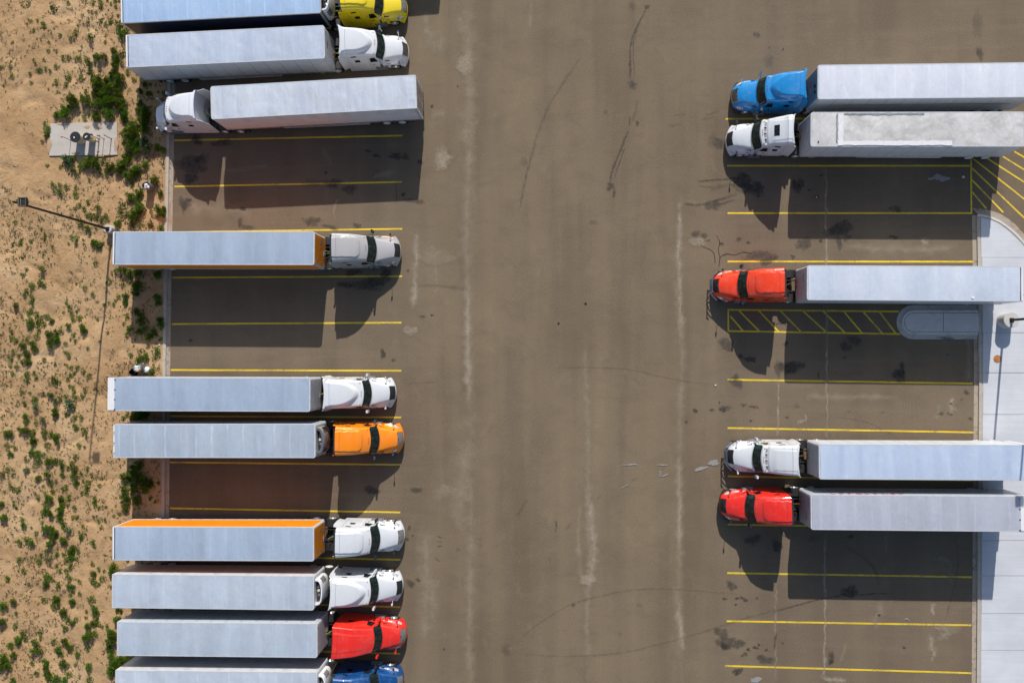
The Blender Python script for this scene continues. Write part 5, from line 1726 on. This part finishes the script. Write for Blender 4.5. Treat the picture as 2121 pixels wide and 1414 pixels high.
# ------------------------------------------------------------------ shrubs
def leaf_material(name, c0, c1, c2):
    m, t, p = nt(name)
    oi = N(t, 'ShaderNodeObjectInfo')
    v = coords(t)
    f = noise_tex(t, v, 2.2, 4, 0.6)
    c = ramp(t, f, [(0.3, c0), (0.52, c1), (0.75, c2)])
    hs = N(t, 'ShaderNodeHueSaturation')
    t.links.new(c, hs.inputs['Color'])
    t.links.new(maths(t, 'MULTIPLY_ADD', oi.outputs['Random'], 0.045, 0.478), hs.inputs['Hue'])
    t.links.new(maths(t, 'MULTIPLY_ADD', oi.outputs['Random'], 0.5, 0.75), hs.inputs['Value'])
    ge = N(t, 'ShaderNodeNewGeometry')
    h2 = N(t, 'ShaderNodeHueSaturation')
    t.links.new(hs.outputs[0], h2.inputs['Color'])
    t.links.new(maths(t, 'MULTIPLY_ADD', ge.outputs['Random Per Island'], 0.9, 0.6), h2.inputs['Value'])
    hs = h2
    t.links.new(hs.outputs[0], p.inputs['Base Color'])
    p.inputs['Roughness'].default_value = 0.6
    p.inputs['Specular IOR Level'].default_value = 0.25
    tr = N(t, 'ShaderNodeBsdfTranslucent')
    t.links.new(hs.outputs[0], tr.inputs[0])
    mx = N(t, 'ShaderNodeMixShader')
    mx.inputs[0].default_value = 0.25
    t.links.new(p.outputs[0], mx.inputs[1])
    t.links.new(tr.outputs[0], mx.inputs[2])
    t.links.new(mx.outputs[0], t.nodes['Material Output'].inputs[0])
    return m


LEAF = leaf_material('shrub leaves', (0.045, 0.095, 0.006), (0.105, 0.185, 0.012), (0.190, 0.270, 0.028))
LEAFY = leaf_material('yellow weeds', (0.075, 0.085, 0.015), (0.130, 0.135, 0.030), (0.20, 0.185, 0.05))
LEAFP = leaf_material('pale leaves', (0.070, 0.120, 0.050), (0.130, 0.190, 0.085), (0.21, 0.27, 0.14))
WOOD = mat('shrub stems', (0.09, 0.065, 0.04), .85)


def foliage(seed, nlob, per, size, flat=.75, lobr=.30):
    rn = random.Random(seed)
    mb = MB()
    lobes = []
    for i in range(nlob):
        a = rn.uniform(0, 2 * math.pi)
        q = math.sqrt(rn.uniform(0, 1)) * .78
        hmax = flat * math.sqrt(max(0.05, 1 - q * q))
        lobes.append((Vector((q * math.cos(a), q * math.sin(a), rn.uniform(.25, 1.0) * hmax)), lobr * rn.uniform(.6, 1.2)))
    for c, lr in lobes:
        for k in range(per):
            d = Vector((rn.gauss(0, 1), rn.gauss(0, 1), rn.gauss(.25, 1))).normalized()
            p = c + d * lr * rn.uniform(.55, 1.05)
            if p.z < .02:
                p.z = rn.uniform(.02, .1)
            u = d.cross(Vector((rn.uniform(-1, 1), rn.uniform(-1, 1), rn.uniform(-1, 1))))
            if u.length < .05:
                continue
            u.normalize()
            v_ = (d + Vector((rn.uniform(-.7, .7), rn.uniform(-.7, .7), rn.uniform(-.2, .9)))).normalized()
            s = size * rn.uniform(.6, 1.3)
            t_ = p + v_ * s * 1.3
            mb.add([p - u * s * .15, p + u * s * .45 + v_ * s * .55, t_, p - u * s * .45 + v_ * s * .6], [(0, 1, 2, 3)])
    return mb


def stems(seed, n):
    rn = random.Random(seed)
    mb = MB()
    for i in range(n):
        a = rn.uniform(0, 6.28)
        r = rn.uniform(.2, .75)
        mb.tube([(0, 0, -.05), (r * .45 * math.cos(a), r * .45 * math.sin(a), .25), (r * math.cos(a + .3), r * math.sin(a + .3), rn.uniform(.4, .62))], [.022, .015, .006], 4, False)
    return mb


BIG = [(foliage(100 + i, 20, 70, .10, .75, .27).mesh('foliage', LEAF, 0), stems(i, 9).mesh('stem', WOOD, 0)) for i in range(6)]
SMALL = [foliage(200 + i, 11, 26, .19, .85, .34).mesh('shrub', LEAF, 0) for i in range(6)]
WEED = [foliage(300 + i, 9, 20, .20, .55, .30).mesh('shrub', LEAFY, 0) for i in range(4)]
PALE = [foliage(400 + i, 12, 26, .17, .75, .32).mesh('shrub', LEAFP, 0) for i in range(3)]
CACT = [foliage(500 + i, 18, 9, .30, .6, .28).mesh('shrub', LEAFP, 0) for i in range(3)]

TILES = {
 0: "290,25,45w 600,70,60w 800,35,22 1100,45,28 1195,25,30 1190,75,25 1300,45,18 1355,75,22 1400,10,25 1345,15,22 1265,5,15 1420,115,12 1080,140,22 1138,140,18 1380,185,15 375,245,20 455,242,18 525,275,26 525,305,24 408,352,18 570,362,12 608,395,12 637,340,12 710,430,22 1040,265,16 910,303,14 1195,258,25 1235,295,25 1300,262,26 1398,278,36 900,402,32 838,445,25 868,470,14 1065,440,35 1122,355,14 1390,368,34 1475,365,36 1432,412,36 1235,487,18p 165,502,14 577,502,14 575,590,20 665,595,18 955,545,15 742,668,28 800,668,26 905,680,28 945,680,26 1140,680,55 1225,670,42 1330,590,48 1360,660,55 1345,745,55 1430,610,35 1420,730,30 1015,700,30p 1040,755,40 393,695,16 510,700,18 410,745,18 135,715,14 118,785,22p 10,797,24 650,780,26 450,828,26 480,815,24 535,795,20 595,833,20 357,862,20 137,890,26 787,902,34 948,908,32 655,950,30 780,1000,28 365,973,20 32,997,18 620,988,14 1075,845,36 1340,860,55 1410,900,60 1490,830,28 1558,938,26 1120,960,65 1200,930,70 1180,1010,70 1280,900,60 1320,1020,60 1380,980,60 1110,1100,50 1230,1070,75 1290,1110,60 1390,1085,55 1185,1130,60 820,1110,26 1010,1065,26w 675,1080,16 565,1045,14 850,1185,70 890,1215,60 1005,1175,80 1140,1220,75 1250,1200,80 1350,1190,70 1430,1190,55 760,1250,55 1405,1275,55 765,1330,75 660,1355,55 1265,1335,75 1130,1360,65 1455,1325,60 990,1380,30 1455,1390,45 1685,980,40 1630,1065,45 1740,1095,40 1755,995,20 1940,1105,28 1625,1200,45 1610,1290,40 1690,1290,65 1700,1340,60 1680,1395,65 1905,1170,15",
 240: "528,78,24 548,150,36 548,225,40 507,297,20 560,590,20 760,515,45c 810,540,40c 850,505,40 715,588,22 1020,545,70 1070,530,60 1140,565,70 950,590,35 1210,540,40w 1300,580,60 1245,640,40 1385,630,55 1430,520,80 1420,590,65 1500,470,60 1560,110,75 1470,200,70 1560,200,70 1500,310,80 1590,290,70 1660,320,60c 1720,350,60c 1600,390,60 1680,160,65 1680,60,65 1850,375,50 1905,400,45 1700,575,48 1600,610,55 1500,690,60 1550,680,55 1560,640,45 1610,690,35 1540,790,30w 860,645,40 910,700,24 1045,745,18p 1185,690,20 625,815,30 702,812,22 772,828,28 708,878,36 640,892,18 884,832,22 878,925,32 1170,905,18 1812,750,60 1885,915,42 1520,950,60 1635,890,50 1600,970,55 1640,1070,70 1590,1120,70 1560,1180,60 1430,1080,50w 1430,1150,50w 1480,1190,55w 1600,1250,60w 1880,1080,65 1900,1140,55 1810,1120,50w 1380,1262,48 1025,1003,28p 948,1042,24 985,1085,28 887,1090,20 1152,1075,35 1022,1170,24 1080,1165,35 1145,1210,28 1200,1225,34 1260,1205,28 1243,1152,20 950,1250,34 1030,1325,45 1135,1300,22 1550,1310,50w 1740,1280,50w 1890,1310,35 180,1230,22 250,1200,12 485,1330,16w",
 470: "515,90,18 523,132,25 357,152,20 240,193,28 132,197,18 318,228,15 850,112,22 912,145,30 800,197,16 905,207,18 1100,190,45 1155,205,50 1210,200,20 615,222,16w 510,322,14 1132,410,28 495,485,35 272,570,28 310,500,20c 470,652,34 517,685,26 368,690,34 320,755,28 280,795,24 385,810,30p 375,885,26 187,918,38 357,970,32 345,1005,28 1003,698,28 893,672,15 1080,790,28p 1250,655,20 1305,628,22p 1435,670,30 1393,805,22 1470,800,40 1455,885,38 1270,878,15 1325,902,22 1350,868,18 1217,915,18 775,880,18 805,943,30p 740,992,16 832,1010,28 900,990,16 850,1090,30 932,1075,32 797,1155,38 965,1165,42 985,1215,38 1132,1080,18 590,1092,38 440,1030,30 460,1080,36 425,1120,32 535,1055,30 520,1150,30w 345,1095,36 345,1160,34 580,1245,50 660,1230,38 710,1225,30 655,1300,36 470,1200,30 440,1265,30 590,1360,52 655,1345,42 380,1360,42 310,1325,28 265,1385,46 200,1335,28 140,1215,22 135,1310,28w 873,1270,26 887,1322,20 778,1355,24p 827,1308,18 1380,495,32 1440,500,55 1510,520,60 1610,540,50 1610,680,70 1600,750,65 1550,610,30w 1850,570,60 1845,830,55 1850,900,40 1505,1050,28 1520,1190,42 1490,1250,28 1455,1125,20 1600,980,40 1650,1060,52 1640,1110,50 1640,1230,42 1710,1190,35 1815,1230,50 1745,1290,52 1875,1100,50 1880,1160,36 1890,1322,22 1175,1335,14 1270,1235,16",
 700: "155,150,28 308,182,48 405,130,40 105,225,20 225,210,24w 140,265,22 330,285,38 290,265,30 340,250,30 510,245,26p 640,313,22 205,325,26 115,340,22 150,410,26w 325,400,32 400,410,18 437,457,26 330,497,32 630,480,34 660,525,30 710,515,18 787,310,18 840,332,22 915,332,26 820,435,26 790,478,24 985,408,24 1053,422,28 872,412,20p 1035,112,18 812,180,28 765,170,18 811,550,18 850,580,22 880,630,24 890,680,30 995,605,26 975,675,24 258,628,22 355,635,18p 580,662,38 760,680,28 705,705,26p 643,760,36p 390,720,36 425,805,42p 290,750,22p 290,785,18 820,780,50c 845,790,30 640,860,46 640,890,40 770,893,28 885,933,28p 968,922,28 895,1020,30 895,1060,28 990,1055,28 1020,1100,24 1015,1155,18 965,1140,16 940,1245,28 1000,1270,16 290,920,38 320,990,30w 245,1060,40 310,1080,50 505,965,38p 510,1100,34 410,1100,30 430,980,24 80,1120,45 125,1115,42 385,1175,46 385,1215,42 595,1140,36 655,1145,42 660,1210,38 530,1170,22 545,1265,40w 520,1350,26 380,1350,50 440,1365,48 100,1250,32 178,1287,26 120,1360,40 890,1375,30 1455,935,24 1500,875,26 1620,910,70 1680,900,60 1560,930,50 1710,890,50 1640,250,45 1700,220,50 1660,190,45w 1550,190,24 1850,145,34 1830,230,30 1862,345,18 1780,380,36 1760,430,30",
 930: "300,130,26 308,230,36p 115,225,28p 20,290,34 160,288,22 400,190,34w 470,160,30 570,145,52 650,130,36 725,160,36 725,215,28 840,150,28c 800,220,28 865,230,46 860,315,36 1030,235,26 945,275,20 1080,292,18 443,335,40 562,290,36 652,360,18 578,378,22 600,425,26 622,485,28 715,298,26 740,320,24 972,365,20 1050,368,24 1198,342,20 1175,412,22 885,395,40 1015,435,30 1030,470,24 965,495,24 1030,510,22 780,455,26 740,467,22 160,468,30 238,472,28 415,522,18 530,512,24 513,425,18 120,410,20p 450,580,22 575,575,48 545,630,36 700,580,44 715,640,34 700,710,48 690,790,42 720,820,28 550,710,48 600,770,38 520,740,30 1128,590,30 1130,640,28 1165,672,22 1248,665,18 10,640,40 165,652,24 190,690,18 40,800,50 80,790,24 255,825,28 278,885,40 860,800,22p 900,805,24 785,665,20 880,680,26c 810,575,34c 500,860,20 530,930,48 590,930,44 640,965,48 610,1040,44 580,1110,48 680,1015,22 750,880,32 750,910,28 805,935,36p 970,890,20 955,1000,32 950,1035,26 935,970,16 1147,838,26 1228,825,18 1103,783,16 1180,925,18 437,968,22 377,912,14 745,1068,46 335,1055,36 370,1095,38 247,1078,32 93,1048,14 1097,1090,28 1100,1120,24 540,1190,26 845,1150,38 820,1210,48 830,1270,40 835,1350,34 790,1300,28 912,1180,28 907,1267,24 668,1220,26 668,1250,24 745,1235,24c 565,1285,38p 482,1225,22 465,1298,32 230,1280,34 1075,1340,24w 1320,1375,36 1300,1040,14 1410,745,20 1470,690,48 1465,555,50 1490,600,46 1600,600,58 1460,460,52 1450,320,48 1500,350,48 1540,250,70 1620,180,65 1640,320,80 1700,440,85 1580,450,75 1760,400,50 1870,400,20 1765,565,24 1825,620,18 1340,770,16",
 1164: "270,92,28 105,175,26 108,205,24 675,45,22 710,98,26 795,85,28 545,160,36 600,175,30 548,235,38 548,275,30 705,265,32p 833,170,32 815,275,38 850,290,38 835,380,24 845,455,38 850,480,34 938,352,24 930,215,22 1080,130,40 1090,220,34 1105,250,24 1145,70,24 1213,95,18 1205,170,34 1152,262,28 1320,55,36 1295,115,38 1380,100,36 1305,290,22 507,440,34 655,420,42 655,475,42 640,510,34 145,460,40 25,525,55 15,690,58 735,595,50 815,665,34 850,710,38 765,763,30 905,645,26 1073,437,36 1025,572,18 1110,540,40 1110,600,36 1012,645,18 1030,745,44 1100,705,40 1140,700,34 1205,742,20 1270,745,22 1385,560,40 1370,665,44 1290,820,52 1330,850,48 1290,910,52 1330,925,40 1015,880,50 1065,845,48 1115,815,32 1275,1015,42 1300,1100,46 1360,1150,60 1440,1130,50 1310,1220,62 1290,1290,56 1380,1210,50 1500,1110,40 183,750,30 260,822,32 285,895,26p 205,900,42 205,930,40 105,972,42 390,945,44 395,1020,46 460,1030,36 475,820,28p 475,875,24 635,905,32 685,1020,48 720,1060,30 760,925,46 820,990,46 930,1055,30 905,1102,22 1035,1010,28 30,1110,60 145,1085,44 95,1145,26 90,1215,50 20,1215,45 370,1175,30 540,1150,40 540,1230,42 560,1310,46 445,1285,28 590,1350,36 735,1180,46 780,1210,34c 808,1310,34 660,1360,52 750,1380,40 1035,1220,46 1050,1350,34 880,1190,20 150,1385,38 180,590,24c"}
bushes = []
for oy, s in TILES.items():
    for tok in s.split():
        k = tok[-1] if tok[-1].isalpha() else ''
        x, y, r = (float(q) for q in tok.rstrip('wcp').split(','))
        bushes.append((x / 5.657, oy + y / 5.657, r / 5.657 / 24.5, k))
bushes.sort(key=lambda b: -b[2])
ZONES = [  # name of the neighbourhood, pixel box
    ('at the rear of the navy trailer', 180, 0, 345, 90), ('by the rear of the trailer below the navy one', 180, 90, 345, 150), ('above the concrete pad', 95, 130, 262, 256), ('under the nose of the white truck on the sand', 262, 150, 345, 256),
    ('right of the concrete pad', 243, 256, 345, 330), ('left of the concrete pad', 60, 230, 104, 320), ('just below the concrete pad', 95, 320, 262, 372), ('around the upright barrel', 243, 330, 345, 478),
    ('along the leaning lamp post', 90, 372, 243, 480), ('on bare sand at top left', 0, 0, 180, 230), ('on bare sand at far left beside the lamp head', 0, 230, 90, 480), ('in the shade of the upper orange trailer', 225, 540, 345, 720), ('left of the upper orange trailer', 110, 480, 235, 620),
    ('at the far left beside the upper orange trailer', 0, 480, 110, 620), ('left of the sand strip above the rubbish heap', 110, 620, 235, 720), ('on the far left below the upper orange trailer', 0, 620, 110, 720), ('around the rubbish heap', 235, 700, 345, 782),
    ('on the far left beside the rubbish heap', 0, 720, 90, 800), ('between the lamp post shadow and the far left scrub', 90, 720, 235, 800), ('left of the white strip trailer', 90, 800, 240, 880), ('on the far left beside the white strip trailer', 0, 800, 90, 880),
    ('between the two middle trailers', 240, 845, 345, 880), ('left of the rust streaked trailer', 90, 880, 240, 950), ('on the far left beside the rust streaked trailer', 0, 880, 90, 950), ('in the shaded bay below the rust streaked trailer', 240, 945, 345, 1080),
    ('left of the shaded bay below the rust streaked trailer', 120, 950, 240, 1020), ('on the far left level with that shaded bay', 0, 950, 120, 1020), ('just above the lower orange trailer\'s rear', 120, 1020, 240, 1090), ('on the far left above the lower orange trailer', 0, 1020, 120, 1090),
    ('left of the lower orange trailer', 120, 1090, 240, 1165), ('on the far left beside the lower orange trailer', 0, 1090, 120, 1165), ('left of the creased ribbed trailer', 120, 1165, 260, 1260), ('on the far left beside the creased ribbed trailer', 0, 1165, 120, 1260),
    ('left of the red truck\'s trailer', 120, 1260, 275, 1345), ('on the far left beside the red truck\'s trailer', 0, 1260, 120, 1345), ('at the bottom edge left of the last trailer', 120, 1345, 290, 1430), ('at the bottom left corner', 0, 1345, 120, 1430), ('beside the left kerb', 200, 0, 400, 1430)]
ORD = ['leftmost', 'second from left', 'third from left', 'fourth from left', 'fifth from left', 'sixth from left', 'seventh from left', 'eighth from left', 'ninth from left', 'tenth from left', 'eleventh from left', 'twelfth from left', 'thirteenth from left', 'fourteenth from left', 'fifteenth from left', 'sixteenth from left', 'seventeenth from left', 'eighteenth from left', 'nineteenth from left', 'twentieth from left', 'eighth from right', 'seventh from right', 'sixth from right', 'fifth from right', 'fourth from right', 'third from right', 'second from right', 'rightmost']
inds = bushes[:296]
zoned = {}
for b in inds:
    for zi, (nm, x0, y0, x1, y1) in enumerate(ZONES):
        if x0 <= b[0] < x1 and y0 <= b[1] < y1:
            break
    zoned.setdefault(zi, []).append(b)
rb = random.Random(11)
for zi, lst in zoned.items():
    lst.sort(key=lambda b: b[0])
    for i, (px, py, r, k) in enumerate(lst):
        p = w(px, py, .1 + r * .5)
        z = sand_z(p.x, p.y) - .02
        word = {'': 'green shrub', 'w': 'yellowish weed', 'c': 'broad leaved plant', 'p': 'pale green shrub'}[k]
        size = 'large' if r > .45 else ('medium' if r > .28 else 'small')
        lab = '%s %s, %s %s' % (size, word, ORD[i] if i < 20 else ORD[20 + max(0, 8 - (len(lst) - i))], ZONES[zi][0])
        sc = (r * 1.04 * rb.uniform(.92, 1.08), r * 1.04 * rb.uniform(.92, 1.08), r * (rb.uniform(1.2, 1.8) if k != 'w' else .7))
        rz = rb.uniform(0, 6.28)
        if r <= .26 or k:
            sc = (sc[0] * 1.3, sc[1] * 1.3, sc[2] * 1.0)
        if r > .26 and k == '':
            fo, st = BIG[rb.randrange(len(BIG))]
            o = thing('shrub', lab, 'shrub', (p.x, p.y, z), rz, 'desert shrubs')
            o.scale = sc
            link('foliage', fo, o)
            link('stem', st, o)
        else:
            me = rb.choice({'': SMALL, 'w': WEED, 'c': CACT, 'p': PALE}[k])
            o = link('shrub', me, None, (p.x, p.y, z), rz, sc)
            tag(o, lab, 'shrub', 'desert shrubs')
# what is left, and the sprinkling of tiny weeds, as one mass
scrub = MB()
proto = foliage(600, 9, 12, .26, .9, .36)
for (px, py, r, k) in bushes[296:]:
    p = w(px, py, .1)
    z = sand_z(p.x, p.y) - .02
    a = rb.uniform(0, 6.28)
    ca, sa = math.cos(a) * r * 1.4, math.sin(a) * r * 1.4
    scrub.add([(p.x + x * ca - y * sa, p.y + x * sa + y * ca, z + zz * r) for x, y, zz in proto.v], proto.f)
ow = scrub.build('low_scrub', LEAF, None, 0)
ow['kind'] = 'stuff'
ow['label'] = 'scattering of tiny low green weeds over the sand'
weeds = MB()
cnt = 0
while cnt < 7000:
    px, py = rb.uniform(-30, 340), rb.uniform(-30, 1444)
    p = w(px, py, .1)
    if p.x > KX(p.y) - .15:
        continue
    d = .5 + .5 * noise.noise(Vector((p.x * .22, p.y * .22, 5))) + .35 * noise.noise(Vector((p.x * .7, p.y * .7, 8)))
    d += .25 * sstep(150, 20, px) * sstep(430, 520, py) * sstep(1050, 900, py)
    if 100 < px < 246 and 250 < py < 326 or rb.random() > max(0.04, d - .25) * 1.4 or (px < 105 and 170 < py < 380 and rb.random() < .85):
        continue
    cnt += 1
    z = sand_z(p.x, p.y)
    s = rb.uniform(.03, .10)
    for i in range(5):
        a = rb.uniform(0, 6.28)
        q = Vector((p.x + rb.uniform(-s, s), p.y + rb.uniform(-s, s), z))
        d_ = Vector((math.cos(a), math.sin(a), rb.uniform(.3, 1.4))).normalized() * s * 1.5
        u = Vector((-math.sin(a), math.cos(a), 0)) * s * .35
        weeds.add([q - u * .4, q + u + d_ * .5, q + d_, q - u + d_ * .5], [(0, 1, 2, 3)])
ow = weeds.build('weed_sprinkle', leaf_material('tiny weeds', (0.045, 0.055, 0.012), (0.095, 0.098, 0.025), (0.17, 0.15, 0.055)), None, 0)
ow['kind'] = 'stuff'
ow['label'] = 'tiny dry weeds and sprigs sprinkled over the sand'
